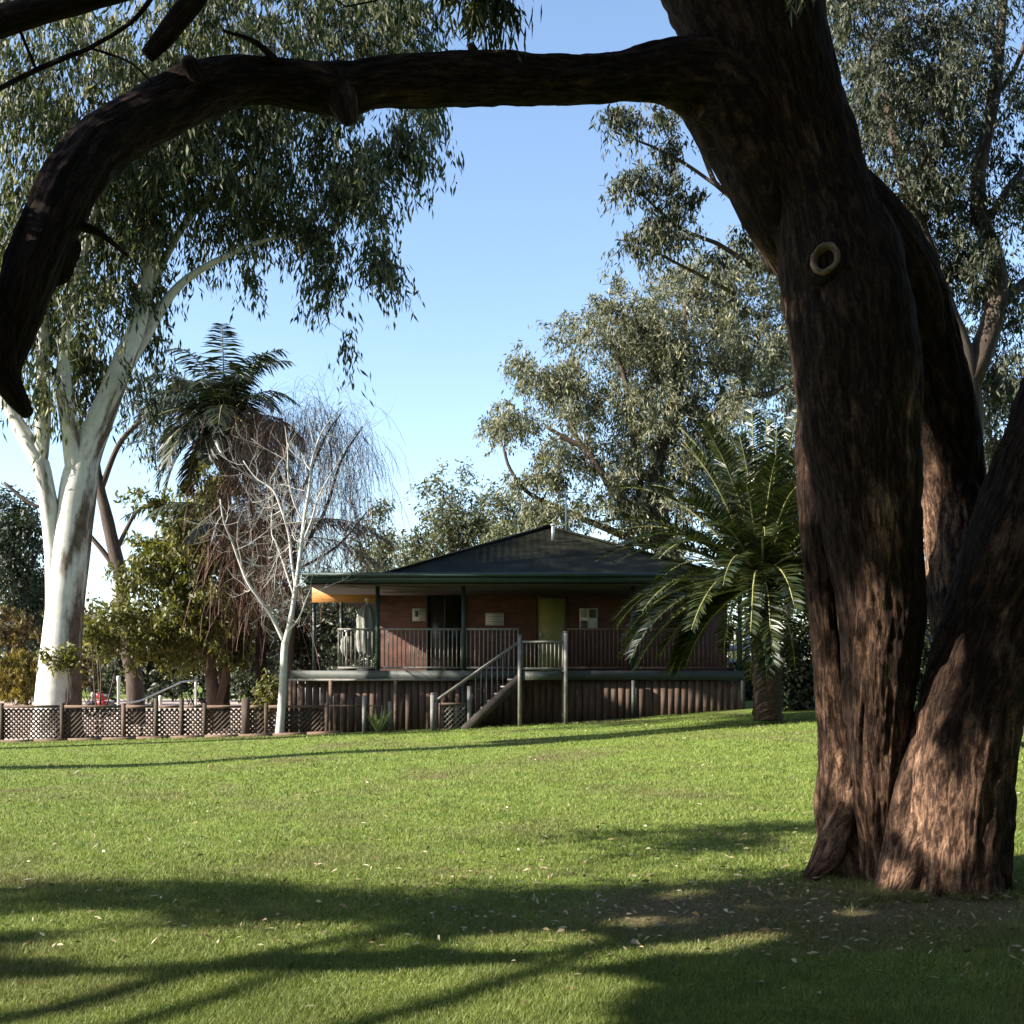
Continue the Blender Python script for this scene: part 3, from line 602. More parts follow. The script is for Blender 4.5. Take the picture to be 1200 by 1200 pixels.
# dense gums added out of view around the photographer to block sky light
for lab, bx, by, hb2 in (('unseen gum tree added behind the photographer to the left to block sky light', -6, -8, 12), ('unseen gum tree added behind the photographer to block sky light', 1, -7, 13), ('unseen gum tree added behind the photographer to the right to block sky light', 8, -6, 13), ('unseen gum tree added beyond the right frame edge to block sky light', 10.5, 2.5, 13), ('unseen gum tree added beyond the right frame edge further off to block sky light', 12.5, 9.5, 14)):
    bb = [((bx+rng.normal()*1.6, by+rng.normal()*1.4, 1.5+hb2*(i+.5)/9), (2.6, 2.4, 1.5), 60) for i in range(9)]
    off_gum(lab, [(bx,by,-.1),(bx+.1,by,4),(bx,by+.1,8),(bx,by,hb2)], [[(bx,by,5),(bx+1.5,by+.4,7),(bx+2.4,by+.5,9)],[(bx,by,6),(bx-1.5,by-.4,8),(bx-2.4,by,10)]], bb, .55, .2, 14, .4, .12)

# ------------------------------------------------------------------ THE BUILDING
def wx(px, Y): return (px-600)/F*Y
def wz(py, Y): return CZ+(HOR-py)/F*Y
DY, WY = 28.5, 31.5
house = empty('brick_cafe', (1.0, 32, .9), 'low red brick cafe with green hip roof and a railed verandah on a raised deck', 'building')
def hpart(name, mat, mb, smooth=False, parent=house):
    o = mb.build(name, mat, parent, smooth)
    if parent is not house: o.location = (0,0,0)
    return o
dz = wz(786, DY); xl, xr = wx(340, DY), wx(873, DY); wl, wr = wx(445, WY), wx(852, WY)
mb = MB(); mb.box(wl, wr, WY, WY+.25, dz-.05, 4.5); mb.box(wl, wl+.25, WY+.253, 42, dz-.05, 4.5); mb.box(wr-.25, wr, WY+.253, 42, dz-.05, 4.5); mb.box(wl+.253, wr-.253, 41.7, 41.997, dz-.05, 4.5)
hpart('wall', M['brick'], mb)
# roof
ez = wz(671, 28); e0, e1 = wx(456, 28), wx(840, 28); ap = (e0+e1)/2; az_ = wz(617.5, 32.2)
mb = MB()
A=(e0,27.98,ez); Bq=(e1,27.98,ez); T1=(ap,32.2,az_); T2=(ap,40,az_); Cq=(e1,44.2,ez); Dq=(e0,44.2,ez)
def slab(mb, pts, t=.05):
    pts = [np.array(p, float) for p in pts]; n = np.cross(pts[1]-pts[0], pts[2]-pts[0]); n /= np.linalg.norm(n)
    if n[2] < 0: n = -n
    k = len(pts)
    if k == 3: pts.append((pts[2]+pts[0])/2); 
    lo = [p-n*t for p in pts]; v = pts+lo
    f = [(0,1,2,3),(7,6,5,4)]+[(i,(i+1)%4+0,(i+1)%4+4,i+4) for i in range(4)]
    mb.add(v, f)
slab(mb, [A,Bq,T1]); slab(mb, [A,T1,T2,Dq]); slab(mb, [Bq,Cq,T2,T1]); slab(mb, [Cq,Dq,T2])
sl, sr = wx(358, 28), wx(880, 28)
slab(mb, [(sl,27.98,ez-.05),(e0-.002,27.98,ez+.012),(e0-.002,40,ez+.012),(sl,40,ez-.05)]); slab(mb, [(e1+.002,27.98,ez+.012),(sr,27.98,ez-.03),(sr,40,ez-.03),(e1+.002,40,ez+.012)])
roof = hpart('roof', M['roof'], mb)
mb = MB(); mb.bar((ap,31.9,az_+.012), (ap,40,az_+.03), .3, .04)
for q in (A, Bq): mb.bar(np.array(q)+[0,0,.03], np.array(T1)+[0,0,.03], .22, .04)
hpart('ridge_cap', M['roof'], mb, parent=house)
mb = MB(); mb.box(sl, sr, 27.86, 27.975, wz(683, 28), ez-.075); mb.box(sl-.03, sl, 27.86, 40, wz(683,28), ez-.075); mb.box(sr, sr+.03, 27.86, 40, wz(683,28), ez-.075)
hpart('fascia', M['green_paint'], mb)
mb = MB(); mb.tube([(sl-.05,27.80,ez-.07),(sr+.05,27.80,ez-.07)], [.055,.055], 10); hpart('gutter', M['green_paint'], mb, True)
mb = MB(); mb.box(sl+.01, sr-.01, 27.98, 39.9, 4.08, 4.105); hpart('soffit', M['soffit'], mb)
mb = MB(); mb.tube([wp for wp in (P(648, 633, 30.6), P(648, 614, 30.6))], [.045,.045], 12); mb.tube([P(648,616,30.6), P(648,614.5,30.6)], [.075,.075], 12); hpart('vent_pipe', M['steel'], mb, True)
mb = MB(); mb.tube([P(663,640,36), P(663,572,36)], [.022,.018], 8)
a_ = P(663, 577, 36); mb.bar(a_+[-.5,0,0], a_+[.5,0,0], .02, .02)
for i in range(-4, 5): mb.bar(a_+[i*.11,-.22+abs(i)*.02,0], a_+[i*.11,.22-abs(i)*.02,0], .012, .012)
hpart('antenna', M['steel'], mb)
# deck
mb = MB(); mb.box(xl, xr, DY+.052, 42, dz-.045, dz)
hpart('deck_floor', M['wood_dark'], mb)
mb = MB(); mb.box(xl, xr, DY, DY+.05, wz(797, DY), dz+.003); hpart('deck_beam', M['sage_paint'], mb)
mb = MB(); mb.box(xl-.02, wx(540, DY), DY-.05, DY-.003, wz(798, DY), wz(795.5, DY)); hpart('lit_beam_edge', M['rail'], mb)  # pale strip painting the sunlit lower line of the deck beam
mb = MB(); x = xl; i = 0
while x < xr-.1:
    w_ = .165+.012*math.sin(i*7.3); gz = float(ground(x+.08, DY+.1))
    mb.box(x, x+w_, DY+.10+.004*math.sin(i*3.1), DY+.125, gz-.1, wz(797.5, DY)+.01*math.sin(i)); x += w_+.018+.006*math.sin(i*2.7); i += 1
mb.box(xl, xr, DY+.13, DY+.17, wz(806, DY), wz(801, DY))
hpart('slat_skirting', M['slat'], mb)
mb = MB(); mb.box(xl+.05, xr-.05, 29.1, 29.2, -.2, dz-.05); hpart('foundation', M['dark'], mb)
for px in (341, 388, 464, 543, 742, 870):
    mb = MB(); xx = wx(px, DY); mb.box(xx-.045, xx+.045, DY+.01 if px == 9 else DY-.09, DY-.004, float(ground(xx, DY))-.1, wz(797.5, DY)); hpart('deck_post', M['sage_paint'] if px > 500 else M['wood_mid'], mb)
for px in (442, 543, 742, 868):
    mb = MB(); xx = wx(px, DY); mb.box(xx-.05, xx+.05, DY+.06, DY+.16, dz, 4.08); hpart('verandah_post', M['green_paint'], mb)
for px in (368, 400):
    mb = MB(); xx = wx(px, 33); mb.box(xx-.05, xx+.05, 33, 33.1, dz, 4.08); hpart('verandah_post', M['green_paint'], mb)
def railing(x0, x1, Y, zt, zb, pitch=.11, mat=M['rail']):
    mb = MB(); mb.box(x0, x1, Y-.03, Y+.03, zt-.05, zt); mb.box(x0, x1, Y-.02, Y+.02, zb, zb+.05)
    n = max(2, int(round((x1-x0)/pitch)))
    for i in range(n+1):
        x = x0+.02+(x1-x0-.04)*i/n; mb.box(x-.014, x+.014, Y-.012, Y+.012, zb+.052, zt-.052)
    return mb
zt = wz(736, DY)
for a, b_ in ((395, 441.5), (444, 541), (545.5, 608), (665, 740), (744, 866)):
    hpart('railing', M['rail'] if b_ < 620 else M['slat'], railing(wx(a, DY), wx(b_, DY), DY+.11, zt, wz(785, DY)+.03))
# wall openings and boards
x0, x1 = wx(630, WY), wx(662.5, WY); zd = wz(702, WY)
mb = MB(); mb.box(x0, x1, WY-.03, WY-.003, dz+.01, zd); door = hpart('door', M['door'], mb)
mb = MB(); xx = x0+.08; mb.box(xx-.015, xx+.015, WY-.06, WY-.033, dz+1.0, dz+1.12); mb.bar((xx, WY-.07, dz+1.06), (xx+.1, WY-.07, dz+1.06), .02, .02); hpart('handle', M['steel'], mb, parent=door)
mb = MB(); mb.box(x0-.07, x0-.003, WY-.045, WY-.002, dz, zd+.07); mb.box(x1+.003, x1+.07, WY-.045, WY-.002, dz, zd+.07); mb.box(x0-.003, x1+.003, WY-.045, WY-.002, zd+.003, zd+.07); hpart('door_frame', M['wood_dark'], mb)
x0, x1 = wx(502, WY), wx(541, WY)
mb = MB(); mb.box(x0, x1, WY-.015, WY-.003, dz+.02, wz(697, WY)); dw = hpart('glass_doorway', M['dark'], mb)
mb = MB(); mb.box(x0-.06, x0-.002, WY-.05, WY-.002, dz, wz(697, WY)+.06); mb.box(x1+.002, x1+.06, WY-.05, WY-.002, dz, wz(697, WY)+.06); mb.box(x0, x1, WY-.05, WY-.002, wz(697, WY)+.002, wz(697, WY)+.06); mb.box((x0+x1)/2-.03, (x0+x1)/2+.03, WY-.04, WY-.016, dz+.02, wz(697, WY)); hpart('frame', M['wood_dark'], mb, parent=dw)
mb = MB(); mb.box(wx(366, 31.3), wx(443.5, 31.3), 31.25, 31.3, wz(706, 31.3), wz(684, 31.3)); hpart('timber_lintel', M['orange'], mb)
# notices on the wall
def notice(name, label, px0, px1, py0, py1, inner):
    a, b_ = P(px0, py1, WY), P(px1, py0, WY); y = WY-.03
    root = empty(name, ((a[0]+b_[0])/2, y, a[2]), label, 'sign')
    mb = MB(); mb.box(a[0], b_[0], y, WY-.002, a[2], b_[2]); mb.build('board', M['white'], root)
    w, h = b_[0]-a[0], b_[2]-a[2]
    for nm, mt, rects in inner:
        mb = MB()
        for (u0, u1, v0, v1) in rects: mb.box(a[0]+u0*w, a[0]+u1*w, y-.006, y-.002, a[2]+v0*h, a[2]+v1*h)
        mb.build(nm, M[mt], root)
notice('notice', 'small pale notice with a dark figure panel beside the dark doorway', 483.5, 500, 713, 728, [('printing', 'ink', [(.14,.40,.35,.80)]), ('divider', 'greyink', [(.52,.58,.04,.96)])])
notice('notice', 'white rectangular notice with grey printed lines left of the khaki door', 569, 590.5, 718.5, 733, [('printing', 'greyink', [(.12,.88,.66,.74),(.2,.8,.46,.54),(.12,.88,.26,.34),(.02,.98,.93,.97),(.02,.98,.03,.07)])])
notice('notice_board', 'board of four light and dark posters right of the khaki door', 679, 700, 713, 738, [('poster', 'ink', [(.53,.95,.55,.95)]), ('poster', 'ink', [(.05,.45,.06,.42)]), ('poster', 'greyink', [(.08,.42,.58,.94)])])

# stairs in front of the deck
LY = 27.3
st = empty('deck_stairs', (wx(600, LY), LY+.5, .5), 'timber stairs and railed landing leading up to the deck of the cafe', 'stairs')
def spart(name, mat, mb): return mb.build(name, mat, st)
xa, xb = wx(609, LY), wx(663, LY); lz = wz(787, LY)
mb = MB(); mb.box(xa, xb, LY+.03, DY-.06, lz-.05, lz); spart('landing', M['wood_dark'], mb)
mb = MB(); mb.box(xa+.06, xb-.06, LY-.02, LY+.025, wz(797, LY), lz+.002); spart('landing_beam', M['sage_paint'], mb)
for px, pt in ((609, 745), (663, 741)):
    for y_ in (LY, DY-.14):
        mb = MB(); xx = wx(px, LY); mb.box(xx-.045, xx+.045, y_-.045, y_+.045, float(ground(xx, y_))-.1, wz(pt, LY)); mb.box(xx-.055, xx+.055, y_-.055, y_+.055, wz(pt, LY)+.001, wz(pt, LY)+.025); spart('post', M['rail'], mb)
spart('landing_railing', M['rail'], railing(xa+.05, xb-.05, LY, wz(751, LY), wz(785, LY)+.01, .1))
n_st = 7; zb0 = float(ground(wx(550, LY), LY+.4)); x_bot = wx(546, LY)
for i in range(n_st):
    t = (i+1)/(n_st+1); mb = MB(); xx = xa-(xa-x_bot)*t; z_ = lz-(lz-zb0)*t
    mb.box(xx-.14, xx+.12, LY+.06, DY-.2, z_-.04, z_); spart('tread', M['rail'], mb)
for y_ in (LY+.03, DY-.17):
    mb = MB(); mb.bar((xa+.02, y_, lz-.16), (x_bot-.05, y_, zb0-.05), .05, .24); spart('stringer', M['soffit'], mb)
for y_ in (LY, DY-.2):
    mb = MB(); mb.bar((xa-.02, y_, wz(752, LY)), (wx(509, LY), y_, wz(822, LY)), .06, .05)
    for i in range(1, 15):
        t = i/15; xx = xa+(wx(509, LY)-xa)*t; zz = wz(752, LY)+(wz(822, LY)-wz(752, LY))*t
        zlow = max(lz-(lz-zb0)*min(1, max(0, (xa-xx)/(xa-x_bot)))-.02, float(ground(xx, y_)))
        if t < .6 and y_ > LY+.1: mb.box(xx-.012, xx+.012, y_-.012, y_+.012, zlow, zz-.03)
    spart('handrail', M['rail'], mb)
    mb = MB(); xx = wx(507, LY); mb.box(xx-.055, xx+.055, y_-.05, y_+.05, float(ground(xx, y_))-.1, wz(814, LY)); mb.box(xx-.04, xx+.04, y_-.04, y_+.04, wz(814, LY), wz(812, LY)); spart('newel_post', M['rail'], mb)

def lattice(mb, x0, x1, Y, z0, z1, pitch=.17, w=.035):
    H = z1-z0; k = x0-H
    while k < x1:
        for sgn, yy in ((1, Y), (-1, Y+.013)):
            # strip from (k,z0) rising to (k+H,z1), clipped to x0..x1
            a, b_ = max(k, x0), min(k+H, x1)
            if b_-a > .02:
                za, zb_ = (z0+(a-k), z0+(b_-k)) if sgn > 0 else (z1-(a-k), z1-(b_-k))
                mb.bar((a, yy, za), (b_, yy, zb_), .012, w) if abs(zb_-za) > 0 else None
        k += pitch
gp = empty('lattice_screen', (wx(531, 27.5), 27.5, .4), 'small framed lattice screen beside the foot of the deck stairs', 'screen')
mb = MB(); z0, z1 = wz(854, 27.5), wz(826, 27.5); lattice(mb, wx(517, 27.5), wx(546, 27.5), 27.5, z0, z1, .13, .025); mb.build('lattice', M['rail'], gp)
mb = MB(); x0, x1 = wx(516, 27.5), wx(547, 27.5); mb.box(x0, x1, 27.47, 27.53, z1+.002, z1+.05); mb.box(x0, x1, 27.47, 27.53, z0-.05, z0-.002)
mb.box(x0-.04, x0, 27.465, 27.535, z0-.12, z1+.05); mb.build('frame', M['wood_mid'], gp)
mb = MB(); xx = wx(550, 27.5); mb.box(xx-.05, xx+.05, 27.45, 27.55, z0-.15, wz(804, 27.5)); mb.build('post', M['rail'], gp)

# lattice fence along the left
FY = 28.0
fn = empty('lattice_fence', (-9, FY, .1), 'low brown timber fence with diagonal lattice panels along the lawn edge', 'fence')
posts = [-60, 2, 73, 145, 183, 213, 240, 288, 312, 383]
def fz(px): return float(ground(wx(px, FY), FY))
for i, px in enumerate(posts):
    mb = MB(); xx = wx(px, FY); wd_ = .10 if px == 288 else .045
    mb.box(xx-wd_, xx+wd_, FY-.045, FY+.045, fz(px)-.15, wz(818 if px in (183, 213, 288) else 824, FY)); mb.build('post', M['wood_mid'] if px in (145, 383) else M['wood_dark'], fn)
for a, b_ in zip(posts[:-1], posts[1:]):
    mb = MB(); mb.bar((wx(a, FY)+.05, FY-.02, wz(828, FY)), (wx(b_, FY)-.05, FY-.02, wz(828, FY)), .04, .07); mb.build('rail', M['wood_mid'], fn)
    g0 = max(fz(a), fz(b_)); mb = MB(); lattice(mb, wx(a, FY)+.05, wx(b_, FY)-.05, FY+.01, g0+.06, wz(830.5, FY), .125, .043 if b_ < 300 else .055); mb.build('lattice', M['lattice'], fn)
    mb = MB(); mb.bar((wx(a, FY)+.05, FY-.02, fz(a)+.03), (wx(b_, FY)-.05, FY-.02, fz(b_)+.03), .04, .06); mb.build('bottom_rail', M['wood_dark'], fn)
root = empty('post_and_rail_fence', (wx(440, 27.9), 27.9, .3), 'short stretch of pale posts and thin rail in front of the dark deck slats', 'fence')
for px, pt in ((427, 815), (457, 822)):
    mb = MB(); xx = wx(px, 27.9); mb.box(xx-.05, xx+.05, 27.85, 27.95, float(ground(xx, 27.9))-.1, wz(pt, 27.9)); mb.build('post', M['rail'], root)
mb = MB(); mb.bar((wx(386, 27.9), 27.9, wz(827, 27.9)), (wx(424.5, 27.9), 27.9, wz(827, 27.9)), .03, .035); mb.bar((wx(429.5, 27.9), 27.9, wz(827, 27.9)), (wx(455, 27.9), 27.9, wz(827, 27.9)), .03, .035); mb.build('rail', M['wood_mid'], root)
# timber edging of the lawn
mb = MB()
for a, b_ in zip(range(-80, 380, 40), range(-40, 420, 40)): mb.bar((wx(a, 27.8), 27.8, fz(a)+.02), (wx(b_, 27.8)-.01, 27.8, fz(b_)+.02), .08, .12)
tag(mb.build('lawn_edging', M['wood_mid']), 'low timber edging board at the foot of the lattice fence', 'edging')
# ramp handrail behind the fence
root = empty('ramp_handrail', (wx(190, 33), 33, 0), 'thin pale sloping handrail rising behind the lattice fence', 'handrail')
mb = MB(); mb.tube([P(150, 824, 33), P(165, 821, 33), P(213, 799, 33), P(232, 797, 33)], [.03]*4, 8); mb.build('rail', M['steel'], root, True)
for px, py in ((166, 821), (213, 799)):
    mb = MB(); a = P(px, py, 33); mb.tube([(a[0], 33, -.05), a], [.028]*2, 8); mb.build('post', M['wood_dark'], root, True)

# closed umbrellas on the left end of the deck
def umbrella(label, px, Y, pt, wpx):
    x = wx(px, Y); zt_ = wz(pt, Y); root = empty('patio_umbrella', (x, Y, dz), label, 'umbrella', 'closed umbrellas on the deck')
    mb = MB(); mb.tube([(x, Y, dz), (x, Y, zt_+.12)], [.025, .02], 8); mb.build('pole', M['steel'], root, True)
    R_ = wpx/F*Y/2; n = 40; th = np.arange(n)/n*2*math.pi; V = []; prof = [(0,.72),(.05,.8),(.3,1),(.55,.85),(.7,.9),(.85,.75),(.96,.45),(1,.08)]
    for t, q in prof: V.append(np.stack([x+R_*q*(1+.22*np.cos(8*th+t*2))*np.cos(th), Y+R_*q*(1+.22*np.cos(8*th+t*2))*np.sin(th), np.full(n, dz+.45+(zt_-dz-.45)*t)+.06*np.cos(8*th)*(1-t)], -1))
    V = np.vstack(V); idx = np.arange(len(V)).reshape(len(prof), n)
    mb = MB(); mb.add(V, np.stack([idx[:-1], np.roll(idx,-1,1)[:-1], np.roll(idx,-1,1)[1:], idx[1:]], -1).reshape(-1,4)); mb.build('canopy', M['canvas'], root, True)
    mb = MB(); mb.tube([(x, Y, zt_+.10), (x, Y, zt_+.14), (x,Y,zt_+.2)], [.05,.06,.02], 10); mb.build('finial', M['white'], root, True)
    mb = MB(); mb.box(x-.25, x+.25, Y-.25, Y+.25, dz, dz+.07); mb.tube([(x,Y,dz+.07),(x,Y,dz+.3)], [.04,.04], 10); mb.build('base', M['rubber'], root)
umbrella('fat closed grey patio umbrella at the left end of the verandah beside the brick wall', 430, 29.2, 709, 24)
umbrella('slim closed grey patio umbrella, left of the fatter closed one on the deck', 406, 29.6, 745, 13)

# flax plant
def blades(name, label, cat, base, n, L_, w_, spread, mat):
    mb = MB()
    for i in range(n):
        a = rng.random()*2*math.pi; t = spread*(.2+.8*rng.random()); l = L_*(.6+.4*rng.random())
        d = np.array([math.cos(a)*math.sin(t), math.sin(a)*math.sin(t), math.cos(t)]); s_ = unit(np.cross(d, [0,0,1.]))*w_/2
        b0 = np.array(base)+np.array([math.cos(a), math.sin(a), 0])*.05; m_ = b0+d*l*.55; e = b0+d*l+np.array([0,0,-l*.18*math.sin(t)])
        mb.quad(b0-s_*.8, b0+s_*.8, m_+s_, m_-s_); mb.quad(m_-s_, m_+s_, e+s_*.1, e-s_*.1)
    o = mb.build(name, mat); return tag(o, label, cat)
blades('flax_plant', 'small spiky pale green flax plant between the two pale fence posts', 'plant', (wx(444, 27.6), 27.6, float(ground(wx(444, 27.6), 27.6))), 34, .85, .05, .95, M['flax'])

# ------------------------------------------------------------------ TREES
# white gum
gum('white_gum_tree', 'tall white-barked gum tree standing behind the lattice fence at left', 'tree', 32,
    [[(68,866,64),(68,850,56),(71,780,48),(75,720,43),(81,660,42),(87,610,42),(93,565,42),(102,530,36),(118,490,30),(142,430,25),(160,385,20),(172,330,16),(176,270,12),(182,180,8)],
     [(70,760,30,.05),(67,700,26,0),(63,640,22,-.1),(57,590,21,-.3),(48,545,20,-.45),(35,522,20,-.5),(16,488,16,-.5),(-4,450,14,-.5),(-30,400,12,-.5),(-60,320,9,-.4)],
     [(49,556,10,-.42),(49,525,17,-.5),(50,490,18,-.6),(50,430,16,-.7),(52,350,13,-.8),(66,260,10,-.9),(80,150,7,-1)],
     [(93,570,26,-.1),(84,515,22,-.3),(76,465,18,-.5),(76,400,14,-.7),(92,320,11,-.9),(120,220,8,-1.1)],
     [(130,460,18,.1),(160,410,15,.3),(190,360,12,.4),(215,330,9,.4),(255,305,7,.3),(300,285,5,.2),(340,272,4,0),(385,235,3,0)],
     [(172,345,9,.2),(225,250,8,.3),(300,180,7,.4),(380,120,6,.4),(450,60,4,.4)],
     ],
    [(60,60,110,90,3,264,-1),(190,50,120,90,3,288,0),(330,40,110,80,3,264,0),(440,20,70,50,2.4,120,0),(90,180,110,80,3,240,-1),(230,170,110,70,3,264,0),(350,160,90,60,2.6,184,0),(450,165,62,55,2,120,0),(490,120,34,60,1.5,64,0),(480,40,45,50,1.5,72,0),
     (140,270,90,70,2.6,176,0),(260,240,90,60,2.4,168,0),(370,255,60,55,2,88,0),(420,250,42,60,1.6,64,.2),(420,320,32,38,1.2,28,.2),(395,340,20,40,1,17,.2),(370,310,35,35,1.2,28,.2),
     (100,360,70,70,2.2,136,-.5),(170,340,45,50,1.8,64,0),(120,430,50,50,1.6,64,-.5),(60,430,40,60,1.5,56,-.8),(15,330,60,110,2.4,120,-1),(285,335,20,24,.8,9,.3),(40,255,70,60,2.4,120,-1),(150,140,80,60,2.6,160,-1.5),(410,385,9,22,.4,5,.2),(455,290,22,40,.9,17,.2),(300,110,80,50,2.4,136,-1)],
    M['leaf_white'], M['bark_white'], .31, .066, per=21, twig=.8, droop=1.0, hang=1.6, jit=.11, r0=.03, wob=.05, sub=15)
# bare pale tree in front of the fence: recursive twigs
broot = empty('bare_birch_tree', P(328, 863, 27.9), 'slender leafless tree with white trunk in front of the lattice fence', 'tree')
mb = MB()
mains = [[(327,866,16),(330,830,14),(332,790,13),(334,755,12.5),(339,735,11),(344,705,9),(349,672,8),(353,640,7),(357,605,6),(362,575,5),(366,540,4),(378,505,3),(400,478,1.6)],
         [(333,752,8),(318,722,6.5,-.1),(304,702,5.5,-.2),(290,682,5,-.3),(281,660,4.5,-.3),(272,635,3.6,-.4),(262,610,3,-.4),(258,585,2,-.4)],
         [(341,722,6,.1),(346,690,6,.3),(342,660,5,.4),(338,625,4.4,.5),(330,598,3.8,.5),(320,575,3.2,.6),(300,560,2.4,.7),(285,540,1.8,.7)],
         [(357,612,4,.1),(345,590,3.2,0),(338,560,2.8,-.1),(337,525,2.2,-.2),(334,500,1.4,-.2)],
         [(353,640,4,.2),(365,610,3.4,.3),(372,585,2.6,.5),(385,560,2,.6),(398,540,1.4,.6)],
         [(338,740,4,-.2),(350,725,3,-.3),(358,705,2.4,-.3),(364,690,1.6,-.3)],
         [(345,700,3,.2),(325,640,3,.6),(318,620,2.2,.7),(322,560,1.5,.8)]]
def rec(p, d, L, r, lev):
    n = 5; pts = [p]; q = np.array(p)
    for i in range(n):
        d = unit(d+rng.normal(size=3)*.16+np.array([0,0,.10])); q = q+d*L/n; pts.append(q.copy())
    mb.tube(pts, np.linspace(r, r*.45, n+1), 5 if lev > 1 else 3)
    if lev > 0:
        for i in range(rng.integers(2, 5)):
            j = rng.integers(2, n+1); dd = unit(d+rng.normal(size=3)*.55); rec(pts[j], dd, L*(.5+.25*rng.random()), max(r*.55, .0028), lev-1)
for mn in mains:
    p, r = limb_pts(mn, 27.9, .12); r = r*.66; v, f, at = tube_geo(p, r, 14, None); mb.add(v, f, at)
    for i in range(int(len(p)*.3), len(p), 2):
        if r[i] > .07 and rng.random() < .6: continue
        dd = unit(np.gradient(p, axis=0)[i]+rng.normal(size=3)*.75); rec(p[i], dd, .45+.8*rng.random(), min(r[i]*.5, .014), 2)
mb.build('trunk', M['bark_birch'], broot, True, True)

# palms ---------------------------------------------------------------
def frond(mr, ml, c, az, el, L_, droop, n, ll, lw, vang=.5, hangl=.2):
    """arching frond: rachis tube into mr, leaflets into arrays"""
    d0 = np.array([math.cos(az)*math.cos(el), math.sin(az)*math.cos(el), math.sin(el)]); pts = [np.array(c, float)]; d = d0.copy(); m = 12
    for i in range(m):
        pts.append(pts[-1]+d*L_/m); d = unit(d+np.array([0,0,-1.])*droop/m*(.4+1.2*i/m)*2+rng.normal(size=3)*.012)
    pts = np.array(pts); mr.tube(pts, np.linspace(.035, .008, m+1), 5)
    T = np.linspace(.12, .99, n); ip = np.clip(T*m, 0, m-1e-6); i0 = ip.astype(int); fr = (ip-i0)[:,None]
    b = pts[i0]*(1-fr)+pts[i0+1]*fr; tg = unit(pts[i0+1]-pts[i0]); side = unit(np.cross(tg, np.array([0,0,1.]))); up_ = np.cross(side, tg)
    for sg in (-1, 1):
        l = ll*(.35+.65*np.sin(np.pi*np.clip(T*.85+.12, 0, 1)))[:,None]*(.85+.3*rng.random((n,1)))
        dr = unit(side*sg*.9+tg*(.45+.3*T[:,None])+up_*vang+np.array([0,0,-1.])*hangl+rng.normal(size=(n,3))*.12)
        mid = b+dr*l*.55; tip = b+dr*l+np.array([0,0,-1.])*l*.12
        w = unit(np.cross(dr, up_+rng.normal(size=(n,3))*.3))*lw/2
        V = np.stack([b-w*.5, b+w*.5, mid+w, mid-w, tip+w*.12, tip-w*.12], 1); ml.append(V)
def palm(name, label, base, crown, r_tr, fr, L_, ll, lw, leafm, n=54, bark='bark_palm', boots=None, hangl=.2):
    root = empty(name, base, label, 'palm tree')
    p = catmull(np.array([base, (np.array(base)*.5+np.array(crown)*.5)+[.03,0,0], np.array(crown)]), .08)
    th = None
    def bk(rr, at, th, L): return rr*(1+.10*np.sin(L*28)[:,None]*np.sin(5*th+L[:,None]*9)+.08*(vnoise(at*9)-.5))
    mb = MB(); v, f, at = tube_geo(p, np.full(len(p), r_tr), 28, bk); mb.add(v, f, at); mb.build('trunk', M[bark], root, True, True)
    mr, ml = MB(), []
    for (az, el, ls, dr) in fr: frond(mr, ml, np.array(crown)+np.array([math.cos(az), math.sin(az), 0])*r_tr*.5+[0,0,rng.random()*.25], az, el, L_*ls, dr, n, ll, lw, hangl=hangl)
    V = np.vstack(ml); k = len(V); idx = np.arange(k*6).reshape(k, 6)
    me = np_mesh('crown', V.reshape(-1,3), np.vstack([idx[:,[0,1,2,3]], idx[:,[3,2,4,5]]])); o = link('crown', me, leafm, root); o.location = -Vector(root.location)
    mr.build('frond_ribs', M['palm_rachis'], root, True)
    if boots:
        mb = MB()
        for i in range(boots):
            a = rng.random()*2*math.pi; e = .2+rng.random()*.9; d = np.array([math.cos(a)*math.cos(e), math.sin(a)*math.cos(e), math.sin(e)]); b0 = np.array(crown)+[0,0,-.25+.5*rng.random()]+d*r_tr*.4
            mb.bar(b0, b0+d*(.35+.4*rng.random()), .09, .035)
        mb.build('frond_bases', M['palm_fruit'], root)
    return root
fr = []
for i in range(88):
    az = i*2.39996; q = i/87; el = 1.45-1.55*q+rng.normal()*.08; fr.append((az, el, .8+.25*rng.random(), .55+.3*q))
for i in range(18): fr.append((i*2.1+.3, -.1-.35*rng.random(), .62+.2*rng.random(), .8))
palm('date_palm', 'stout green date palm with arching fronds at the right end of the cafe', (wx(900, 23.4), 23.4, .8), P(893, 690, 23.4),   .30, fr, 3.75, .45, .042, M['palm_leaf'], 74, boots=46)
fr = []
for i in range(48):
    az = i*2.39996; q = i/47; fr.append((az, 1.35-2.0*q+rng.normal()*.1, .85+.3*rng.random(), 1.0))
palm('feather_palm', 'tall dark feather palm rising behind the bare white tree', (wx(262, 38), 38, 0), P(264, 496, 38), .2, fr, 3.0, .8, .06, M['palm_leaf_dark'], 56, hangl=.8)
fr = [(3.05,.62,1.35,.75),(3.3,.25,1.3,.9),(3.7,.7,1.1,.9),(.05,.2,1.35,.85),(-.25,.45,1.3,.8),(.4,.7,1,.9),(1.5,.8,1,.9),(2.4,.6,1,.9),(-1.2,.7,1,1.),(4.3,.5,1,1.),(2.0,1.1,1,.9),(5.2,1.0,1,.9)]
palm('feather_palm', 'lower dark feather palm with long drooping fronds behind the brown weeping twigs', (wx(305, 36), 36, 0), P(305, 640, 36), .17, fr, 3.6, .8, .05, M['palm_leaf_dark'], 50, hangl=1.0)

